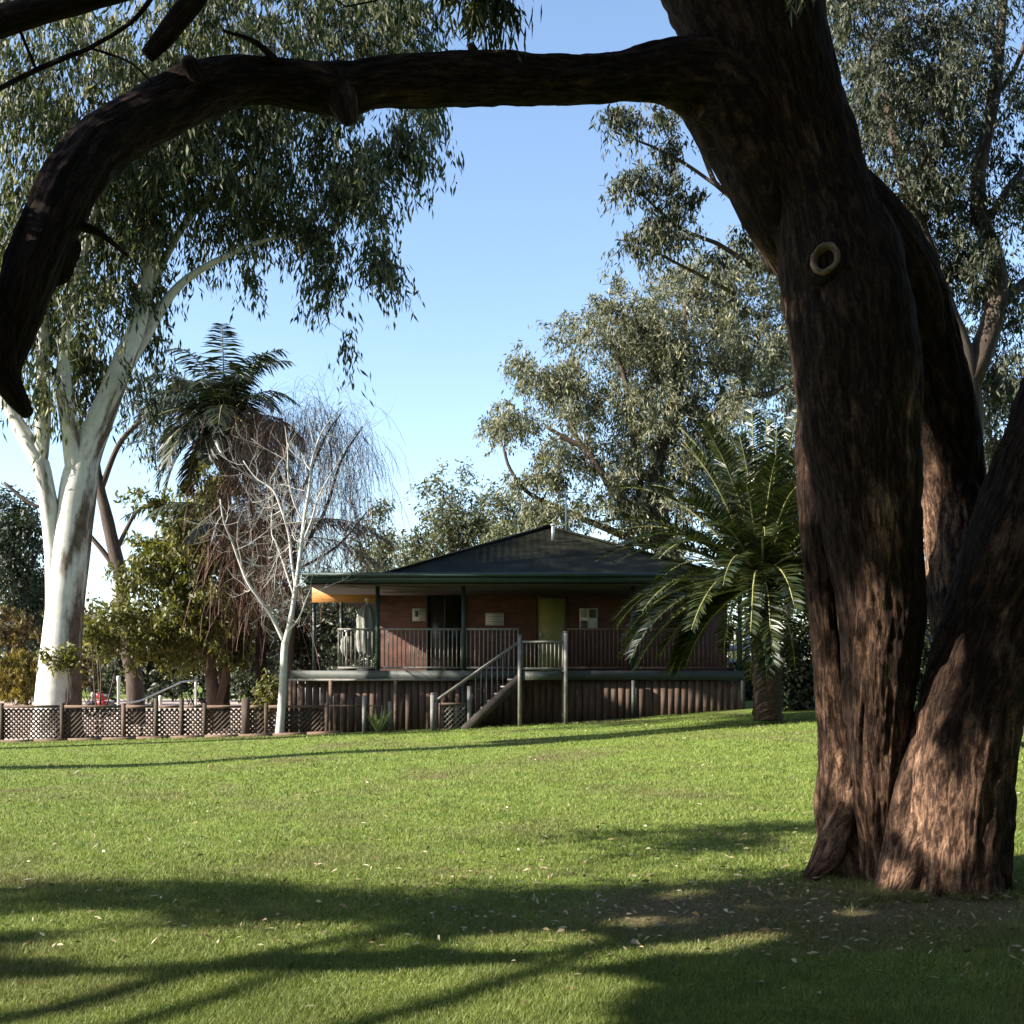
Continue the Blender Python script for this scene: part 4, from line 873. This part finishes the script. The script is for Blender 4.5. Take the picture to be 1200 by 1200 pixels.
# weeping leafless tree
wr_ = empty('weeping_tree', P(345, 850, 33.5), 'brown leafless weeping tree with hanging twigs left of the cafe', 'tree')
mb = MB(); WL = []
for mn in ([(340,860,20),(338,800,17),(342,740,15),(345,680,13),(340,600,10),(335,540,7),(330,490,4)], [(342,700,10),(310,640,8,.4),(290,580,6,.7),(280,530,4,.9)], [(345,660,9),(380,600,7,-.3),(400,540,5,-.5),(425,500,3,-.6)],
           [(340,610,7),(365,550,6,.5),(385,505,4,.7),(400,485,2,.8)], [(340,640,7),(315,560,6,-.6),(310,500,4,-.9)], [(345,670,7),(395,640,5,.3),(430,600,3,.5)], [(342,720,7),(290,680,5,-.4),(262,640,3,-.6)]):
    p, r = limb_pts(mn, 33.5, .2); v, f, at = tube_geo(p, r*.55, 8, None); mb.add(v, f, at); WL.append((p, r))
mb.build('trunk', M['bark_grey'], wr_, True, True)
A = np.vstack([p[len(p)//3:] for p, r in WL]); V = []
cl = [(365,490,45,25,260),(320,500,45,30,260),(400,520,40,25,190),(300,560,40,40,300),(340,560,60,40,320),(285,620,35,40,260),(330,640,60,40,300),(395,570,35,30,150),(430,560,14,60,40),(437,600,10,40,26),(415,620,26,20,90),(300,690,40,30,160),(370,640,40,30,150)]
for cx_, cy_, rx, ry, n_ in cl:
    for i in range(int(n_*1.5)):
        y = 33.5+rng.normal()*1.0; p = P(cx_+rng.normal()*rx*.6, cy_+rng.normal()*ry*.6, y); l = .9+1.5*rng.random(); w = .004+.005*rng.random()
        out = rng.normal(size=3)*.22; out[2] = abs(out[2])*.15; s_ = unit(rng.normal(size=3)*[1,1,.1])*w; q = [p]
        d = unit(out+[0,0,.2])
        for k in range(5): d = unit(d*.75+np.array([0,0,-.55])+rng.normal(size=3)*.1); q.append(q[-1]+d*l/5)
        for k in range(5): V.append([q[k]-s_, q[k]+s_, q[k+1]+s_*.8, q[k+1]-s_*.8])
V = np.array(V).reshape(-1,3); o = link('hanging_twigs', np_mesh('hanging_twigs', V, np.arange(len(V)).reshape(-1,4)), M['twig'], wr_); o.location = -Vector(wr_.location)

# leaning dark trunk at left with light crown
gum('leaning_gum_tree', 'thin dark leaning gum trunk between the white gum and the yellow green pepper tree', 'tree', 42,
    [[(160,850,22),(158,800,20),(150,760,18),(146,720,17),(142,680,16),(133,640,15),(124,600,13),(117,570,11),(112,530,9),(118,480,7)],
     [(140,672,7),(120,645,6),(100,622,5),(80,600,4),(40,592,4),(5,566,4)], [(118,575,7),(140,520,6),(170,490,5),(200,470,4)], [(134,650,6),(160,600,4),(185,590,3)]],
    [(200,460,30,40,1.6,60,0),(185,500,25,25,1.2,36,0),(150,470,30,40,1.5,40,0),(225,450,25,30,1.2,40,0)], M['leaf_dark'], M['bark_grey'], .3, .06, per=12, twig=.6, hang=1.0, sub=8)
# pepper tree (yellow green) with pale trunks
gum('pepper_tree', 'bushy yellow green pepper tree with pale forked trunks behind the lattice fence', 'tree', 36,
    [[(250,866,20),(250,820,16),(246,780,13),(244,740,10),(235,700,7),(215,660,4)], [(250,840,12),(262,800,10),(266,770,9),(270,730,6),(280,690,4)], [(246,775,7),(215,740,6),(190,720,4)]],
    [(215,660,45,35,2,130,0),(185,700,35,40,1.8,110,0),(245,690,45,40,2,140,0),(215,740,50,35,2,130,0),(260,740,30,30,1.6,70,0),(180,745,25,25,1.4,50,0),(225,620,35,30,1.6,70,.3),(275,680,25,35,1.4,50,.3),(200,600,35,35,1.5,40,1),(235,560,30,35,1.5,60,1.5),(275,770,18,22,1,26,0),(150,765,16,18,1,18,0)],
    M['leaf_lime'], M['bark_pale'], .24, .08, per=30, twig=.45, droop=.5, hang=.6, jit=.1, sub=9)
# low sprays of yellow green foliage near the white trunk
for lab, px, py, rx, ry, n_ in (('yellow green shrub with a rounded top just right of the white gum trunk', 120, 735, 28, 26, 120), ('small lime tuft of foliage in front of the white gum trunk', 72, 762, 15, 11, 34)):
    y = 34. if px > 100 else 31.2; s = y/F
    bush('shrub', lab, 'shrub', [(P(px, py, y), (rx*s, .7 if px > 100 else .3, ry*s), n_)], M['leaf_lime'], .2, .07, per=16, sub=6, ns_=4 if px > 100 else 1)

# central and far gums behind the cafe
gum('silver_gum_tree', 'spreading silvery gum tree towering behind the right half of the cafe', 'tree', 50,
    [[(800,842,40),(795,780,36),(790,700,32),(780,640,28),(770,590,22),(770,540,18),(790,470,14),(800,400,9),(805,350,5)],
     [(735,690,9),(737,640,10),(745,600,9,0),(750,560,8),(742,510,8),(738,470,7),(728,430,6),(712,390,4),(708,350,3)],
     [(780,650,14),(748,620,11),(712,565,9,-.5),(700,545,8,-.5),(680,520,7,-.5),(662,480,5,-.5),(655,450,3,-.5)],
     [(712,568,7,-.5),(690,530,7,-.6),(665,515,6,-.6),(640,500,4,-.7)],
     [(760,640,10,.3),(700,615,8,.3),(665,600,7,.3),(620,578,5,.3),(598,550,4,.3),(590,525,3,.3)],
     [(775,590,12),(820,540,10,.4),(860,480,8,.6),(880,420,5,.7)], [(800,560,9,-1),(850,470,8,-1.5),(900,462,7,-1.8),(935,448,7,-2)]],
    [(640,425,40,26,2.6,120,-.5),(600,495,36,28,2.4,100,.3),(700,400,50,50,3,190,0),(760,370,65,45,3.4,280,0),(830,350,60,45,3.2,260,0),(740,440,50,45,3,190,0),(810,430,65,50,3.4,300,0),(880,400,60,60,3,250,0),(690,470,40,35,2.4,110,-.5),(650,545,40,24,2.4,100,.3),(720,540,40,35,2.4,110,0),(780,510,55,45,3,220,0),(850,500,55,45,3,220,-.5),(910,330,40,55,2.6,150,-.5),(920,440,40,50,2.4,150,-1),
     (660,600,45,24,2.4,110,.5),(720,600,35,30,2.2,90,.3),(790,590,55,40,2.6,190,0),(860,570,50,40,2.6,160,0),(760,640,40,25,2.2,100,0),(630,560,26,22,1.8,50,.3)],
    M['leaf_silver'], M['bark_grey'], .27, .07, per=27, twig=.8, droop=.6, hang=.8, jit=.12, r0=.04, sub=14, maxn=170)
def far_gum(label, px, Y, ptop, wpx, leaf, n_=300, seed=0, base=815, trunk_w=10):
    h = base-ptop; L = [[(px,base+10,trunk_w),(px-2,base-h*.3,trunk_w*.8),(px+3,base-h*.55,trunk_w*.55),(px,base-h*.8,trunk_w*.25)], [(px,base-h*.35,trunk_w*.5),(px+wpx*.2,base-h*.55,trunk_w*.35),(px+wpx*.32,base-h*.7,trunk_w*.2)], [(px,base-h*.4,trunk_w*.5),(px-wpx*.2,base-h*.6,trunk_w*.35),(px-wpx*.3,base-h*.72,trunk_w*.2)]]
    bl = []
    for i in range(9):
        a = rng.random()*2*math.pi; q = .25+.6*rng.random(); bl.append((px+math.cos(a)*wpx*.38*q, base-h*(.62+.26*math.sin(a)*q), wpx*.2*(.7+.5*rng.random()), h*.13*(.7+.5*rng.random()), wpx*.2*Y/F, n_//9, rng.normal()*.6))
    bl.append((px, ptop+h*.13, wpx*.2, h*.12, wpx*.18*Y/F, n_//10, 0))
    for q in (-.3, .3, 0): bl.append((px+q*wpx, base-h*.3, wpx*.2, h*.14, wpx*.2*Y/F, n_//10, 0))
    gum('gum_tree', label, 'tree', Y, L, bl, leaf, M['bark_grey'], .0048*Y, .0017*Y, per=24, twig=.02*Y, droop=.5, hang=.5, jit=.0035*Y, r0=.03, sub=8, group='gum trees', maxn=40)
far_gum('pale rounded gum tree far behind the left slope of the cafe roof', 525, 85, 548, 130, M['leaf_far'], 420)
far_gum('distant pale gum tree between the bare white tree and the roof, partly hidden', 448, 95, 590, 90, M['leaf_far'], 240)
far_gum('distant gum tree low behind the ridge of the roof, under the silvery gum', 610, 80, 568, 120, M['leaf_far'], 380)
far_gum('distant dark gum tree at the left frame edge behind the white gum', 12, 90, 560, 110, M['leaf_dark'], 380)
far_gum('distant dark gum tree just left of the white trunk, lower than its neighbour', 42, 95, 655, 70, M['leaf_dark'], 200)
far_gum('distant grey gum tree behind the pepper tree, beyond the weeping twigs', 300, 70, 600, 150, M['leaf_grey'], 400)
far_gum('distant gum tree behind the closed umbrellas on the deck', 395, 64, 660, 120, M['leaf_grey'], 300)
far_gum('distant gum tree at the far right behind the foreground trunk', 1150, 46, 430, 260, M['leaf_grey'], 620)
far_gum('distant gum tree behind the crown of the date palm', 925, 44, 420, 190, M['leaf_dark'], 420)

# right gum behind the big trunk
gum('grey_gum_tree', 'leafy grey gum tree rising behind the big red gum on the right', 'tree', 17.5,
    [[(1128,900,60),(1128,700,52),(1130,560,44),(1132,470,36),(1126,410,27),(1112,370,22),(1092,310,19),(1072,250,17),(1055,190,14),(1040,120,9),(1030,60,5)],
     [(1134,450,30),(1155,400,27,.1),(1168,350,24,.2),(1165,300,22,.2),(1150,260,19,.2),(1146,210,17,.2),(1158,150,15,.3),(1168,90,14,.3),(1172,40,12,.3),(1180,-40,9,.3)],
     [(1160,255,10,.2),(1190,210,9,.3),(1230,170,7,.4)], [(1165,370,12,.2),(1200,330,10,.4),(1250,300,8,.6)], [(1070,220,7,0),(1090,175,6,.1),(1130,170,5,.2)], [(1160,120,8,.3),(1190,80,6,.3),(1210,20,5,.3)],
     [(1100,520,20,-.3),(1000,440,16,-.6),(930,340,13,-.8),(893,292,12,-.9),(868,240,12,-.9),(845,195,11,-.9),(830,162,10,-.9)],
     [(905,320,10,-.9),(886,275,9,-.9),(862,235,7,-.8),(838,215,6,-.7),(822,175,5,-.7),(795,130,3,-.6),(780,112,2,-.6)],
     [(850,225,4,-.8),(800,190,4,-.7),(760,170,3,-.6),(720,155,2,-.6)],[(880,312,7,-.9),(840,285,5,-.8),(800,270,4,-.7),(770,245,3,-.7),(745,220,2,-.7)],[(862,345,5,-.9),(800,312,3.5,-.8),(765,295,3,-.8),(740,290,2,-.8)]],
    [(1020,20,50,60,1.4,220,0),(1080,50,60,60,1.5,230,0),(1150,30,60,60,1.5,200,.3),(1030,110,45,40,1.2,140,0),(1100,130,50,45,1.2,150,0),(1180,130,40,50,1.2,110,.3),(1030,190,35,40,1,100,.2),(1075,200,40,40,1,110,.2),(1110,240,40,45,1,120,.4),(1190,230,35,45,1,90,.4),(1050,260,28,35,.9,60,.3),(1095,300,30,40,.9,80,.3),(1140,330,30,40,.9,80,.4),(1190,320,35,50,1,90,.6),(1185,420,40,60,1,110,.8),(1110,390,16,30,.6,24,.6),(1170,500,40,50,1,90,1.2),
     (740,148,40,18,.5,37,-.6),(700,140,20,14,.4,13,-.6),(790,125,30,18,.5,24,-.6),(800,165,24,26,.5,21,-.6),(735,225,26,26,.5,37,-.7),(760,250,24,20,.5,24,-.7),(800,235,32,32,.6,49,-.7),(775,215,20,16,.4,12,-.7),(850,180,20,30,.5,14,-.8),(735,285,14,18,.4,16,-.8),(775,290,30,14,.4,28,-.8),(840,310,20,12,.4,13,-.8),(862,260,12,20,.4,7,-.8),(830,240,16,16,.4,11,-.7)],
    M['leaf_grey'], M['bark_grey'], .12, .03, per=25, twig=.36, droop=.8, hang=1.1, jit=.05, r0=.012, wob=.05, sub=13, maxn=220)

# shrubs -----------------------------------------------------------------
def sb(name, label, px, py, Y, rx, ry, n_, leaf, ln=.25, wd=.09, dep=None, **kw):
    s = Y/F; return bush(name, label, 'shrub', [(P(px, py, Y), (rx*s, dep or rx*s*.7, ry*s), n_)], leaf, ln, wd, **kw)
sb('shrub', 'tan dry shrub at the far left beyond the gravel path', 25, 755, 80, 48, 50, 330, M['leaf_brown'], .5, .16, group='shrubs')
sb('shrub', 'tan leafy shrub right behind the white gum trunk beyond the path', 105, 772, 78, 42, 52, 300, M['leaf_brown'], .5, .16, group='shrubs')
sb('shrub', 'dark shrub behind the white bollard beyond the path', 160, 785, 74, 45, 42, 320, M['leaf_dark'], .45, .16, group='shrubs')
sb('shrub', 'dark shrub mass behind the pepper tree trunks', 225, 782, 72, 48, 45, 400, M['leaf_dark'], .45, .16, group='shrubs')
sb('shrub', 'dark shrub between the pepper tree and the bare white trunk', 298, 770, 42, 26, 70, 330, M['leaf_dark'], .3, .1, group='shrubs')
sb('shrub', 'green shrub right of the bare white trunk at the end of the deck', 352, 770, 38, 18, 55, 220, M['leaf_dark'], .26, .09, group='shrubs')
sb('shrub', 'small bright green shrub low beside the bare white trunk', 313, 812, 31, 13, 16, 60, M['leaf_lime'], .2, .08, group='shrubs')
sb('shrub', 'dark shrub seen over the left end of the deck', 385, 760, 46, 30, 60, 260, M['leaf_dark'], .3, .1, group='shrubs')
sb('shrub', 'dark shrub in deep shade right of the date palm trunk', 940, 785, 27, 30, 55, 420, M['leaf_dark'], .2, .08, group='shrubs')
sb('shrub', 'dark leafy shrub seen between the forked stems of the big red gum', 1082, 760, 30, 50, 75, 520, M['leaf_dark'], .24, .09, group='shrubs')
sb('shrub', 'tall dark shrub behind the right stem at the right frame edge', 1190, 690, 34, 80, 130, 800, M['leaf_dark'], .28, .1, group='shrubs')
sb('shrub', 'dark hedge like shrub at the right end of the deck behind the palm', 875, 800, 36, 30, 25, 160, M['leaf_dark'], .24, .09, group='shrubs')
sb('shrub', 'yellow straw coloured shrub low at the left edge beyond the path', 20, 795, 74, 42, 28, 420, M['leaf_reed'], .5, .1, hang=-.8, droop=-.3, group='shrubs')
# far wood along the river
V = []; c = []; d = []
bl = []
for i in range(150):
    x_ = -150+300*rng.random(); y_ = 115+60*rng.random(); bl.append((np.array([x_, y_, 3+4*rng.random()]), np.array([6,4,3.5+2*rng.random()]), 45))
c, d, S = sprays(bl, 9, 1.5, .4, .3, .4, 8); k = len(c)
tag(leaf_mesh('far_wood', c, d, 1.0*(.6+.7*rng.random(k)), .42*(.6+.7*rng.random(k)), M['leaf_far'], None), 'far wood along the skyline beyond the path', 'wood', kind='stuff')

# ------------------------------------------------------------------ small things on the left
def bollard(label, px, Y, pt, w_):
    x = wx(px, Y); r_ = w_/F*Y/2; z1 = wz(pt, Y); g = float(ground(x, Y)); n = 16
    mb = MB(); mb.tube([(x,Y,g-.05),(x,Y,g+.05),(x,Y,z1-.22),(x,Y,z1-.2),(x,Y,z1-.03),(x,Y,z1)], [r_*.85,r_*.85,r_*.85,r_*1.15,r_*1.15,r_*.7], n)
    tag(mb.build('bollard', M['white'], None, True), label, 'bollard', 'white bollards')
bollard('tall white bollard left of the leaning dark gum trunk', 139, 46, 792, 4.2)
bollard('thin white bollard left of the pale pepper tree trunks', 229.5, 46, 799, 2.8)
bollard('short pale bollard at the foot of the sloping handrail', 188, 40, 815, 4)
def ring(c, R_, r_, n=28, m=8):
    th = np.arange(n)/n*2*math.pi; ph = np.arange(m)/m*2*math.pi; V = []
    for t in th:
        for q in ph: V.append((c[0]+(R_+r_*math.cos(q))*math.cos(t), c[1]+r_*math.sin(q), c[2]+(R_+r_*math.cos(q))*math.sin(t)))
    idx = np.arange(n*m).reshape(n, m); f = np.stack([idx, np.roll(idx,-1,0), np.roll(np.roll(idx,-1,0),-1,1), np.roll(idx,-1,1)], -1).reshape(-1,4)
    return V, f
my = 52; mx_ = wx(118, my); mz = .0
mo = empty('motorcycle', (mx_, my, mz), 'dark red motorcycle with a white headlamp parked on the gravel path', 'motorcycle')
for s_ in (-.42, .42):
    mb = MB(); mb.add(*ring((mx_+s_, my, mz+.36), .28, .07)); mb.tube([(mx_+s_,my-.08,mz+.36),(mx_+s_,my+.08,mz+.36)], [.08,.08], 10)
    for k in range(6): a = k*math.pi/3; mb.bar((mx_+s_,my,mz+.36), (mx_+s_+.24*math.cos(a),my,mz+.36+.24*math.sin(a)), .02, .02)
    mb.build('wheel', M['rubber'], mo, True)
mb = MB(); mb.tube([(mx_-.24,my,mz+.98),(mx_-.1,my,mz+1.0),(mx_+.1,my,mz+.92),(mx_+.3,my,mz+.85)], [.1,.17,.16,.08], 12); mb.tube([(mx_-.2,my,mz+.7),(mx_+.1,my,mz+.62),(mx_+.3,my,mz+.6)], [.12,.16,.1], 10); mb.build('fuel_tank', M['red_paint'], mo, True)
mb = MB(); mb.tube([(mx_+.1,my,mz+.98),(mx_+.35,my,mz+.95),(mx_+.6,my,mz+1.02)], [.1,.12,.06], 10); mb.build('seat', M['rubber'], mo, True)
mb = MB(); mb.bar((mx_-.42,my-.1,mz+.36), (mx_-.26,my-.1,mz+1.1), .05, .05); mb.bar((mx_-.42,my+.1,mz+.36), (mx_-.26,my+.1,mz+1.1), .05, .05); mb.bar((mx_-.24,my-.38,mz+1.18), (mx_-.24,my+.38,mz+1.18), .04, .04); mb.build('handlebars', M['rubber'], mo)
mb = MB(); mb.tube([(mx_-.28,my,mz+1.02),(mx_-.38,my,mz+1.02),(mx_-.42,my,mz+1.02)], [.08,.13,.12], 14); mb.build('headlamp', M['white'], mo, True)
# white rail fence past the right end of the deck
wf = empty('rail_fence', (wx(862, 38), 38, .9), 'short white rail fence glimpsed past the right end of the deck', 'fence')
for py in (760, 776):
    mb = MB(); a = P(846, py, 38); b_ = P(905, py-1, 38); mb.bar(a, b_, .04, .2); mb.build('rail', M['white'], wf)
for px in (847, 876, 904):
    mb = MB(); x_ = wx(px, 38); mb.box(x_-.06, x_+.06, 38.03, 38.15, .7, wz(744, 38)); mb.build('post', M['white'], wf)

# ------------------------------------------------------------------ light, sky, camera
w = bpy.data.worlds.new('World'); scene.world = w; w.use_nodes = True; nt = w.node_tree; nt.nodes.clear()
sky = nt.nodes.new('ShaderNodeTexSky'); sky.sky_type = 'NISHITA'; sky.sun_disc = False; sky.sun_elevation = EL
sundir = -D
sky.sun_rotation = math.atan2(sundir[0], sundir[1]); sky.air_density = 1.0; sky.dust_density = .4; sky.ozone_density = 1.2; sky.altitude = 100
bg = nt.nodes.new('ShaderNodeBackground'); bg.inputs[1].default_value = .088
ow = nt.nodes.new('ShaderNodeOutputWorld'); nt.links.new(sky.outputs[0], bg.inputs[0]); nt.links.new(bg.outputs[0], ow.inputs[0])
sl_ = bpy.data.lights.new('sun', 'SUN'); sl_.energy = 5.0; sl_.angle = math.radians(.53); sl_.color = (1, .93, .82)
so = bpy.data.objects.new('sun', sl_); COL.objects.link(so); so.rotation_euler = Vector(D).to_track_quat('-Z', 'Y').to_euler(); so.location = (-30, 0, 30)
cam = bpy.data.cameras.new('camera'); cam.lens = 36*F/1200; cam.sensor_width = 36; cam.sensor_fit = 'HORIZONTAL'; cam.shift_y = 200/1200; cam.clip_end = 5000; cam.clip_start = .05
co = bpy.data.objects.new('camera', cam); COL.objects.link(co); co.location = (0,0,CZ); co.rotation_euler = (math.pi/2, 0, 0); scene.camera = co
scene.view_settings.view_transform = 'Standard'; scene.view_settings.look = 'None'; scene.view_settings.exposure = 1.87; scene.view_settings.gamma = 1
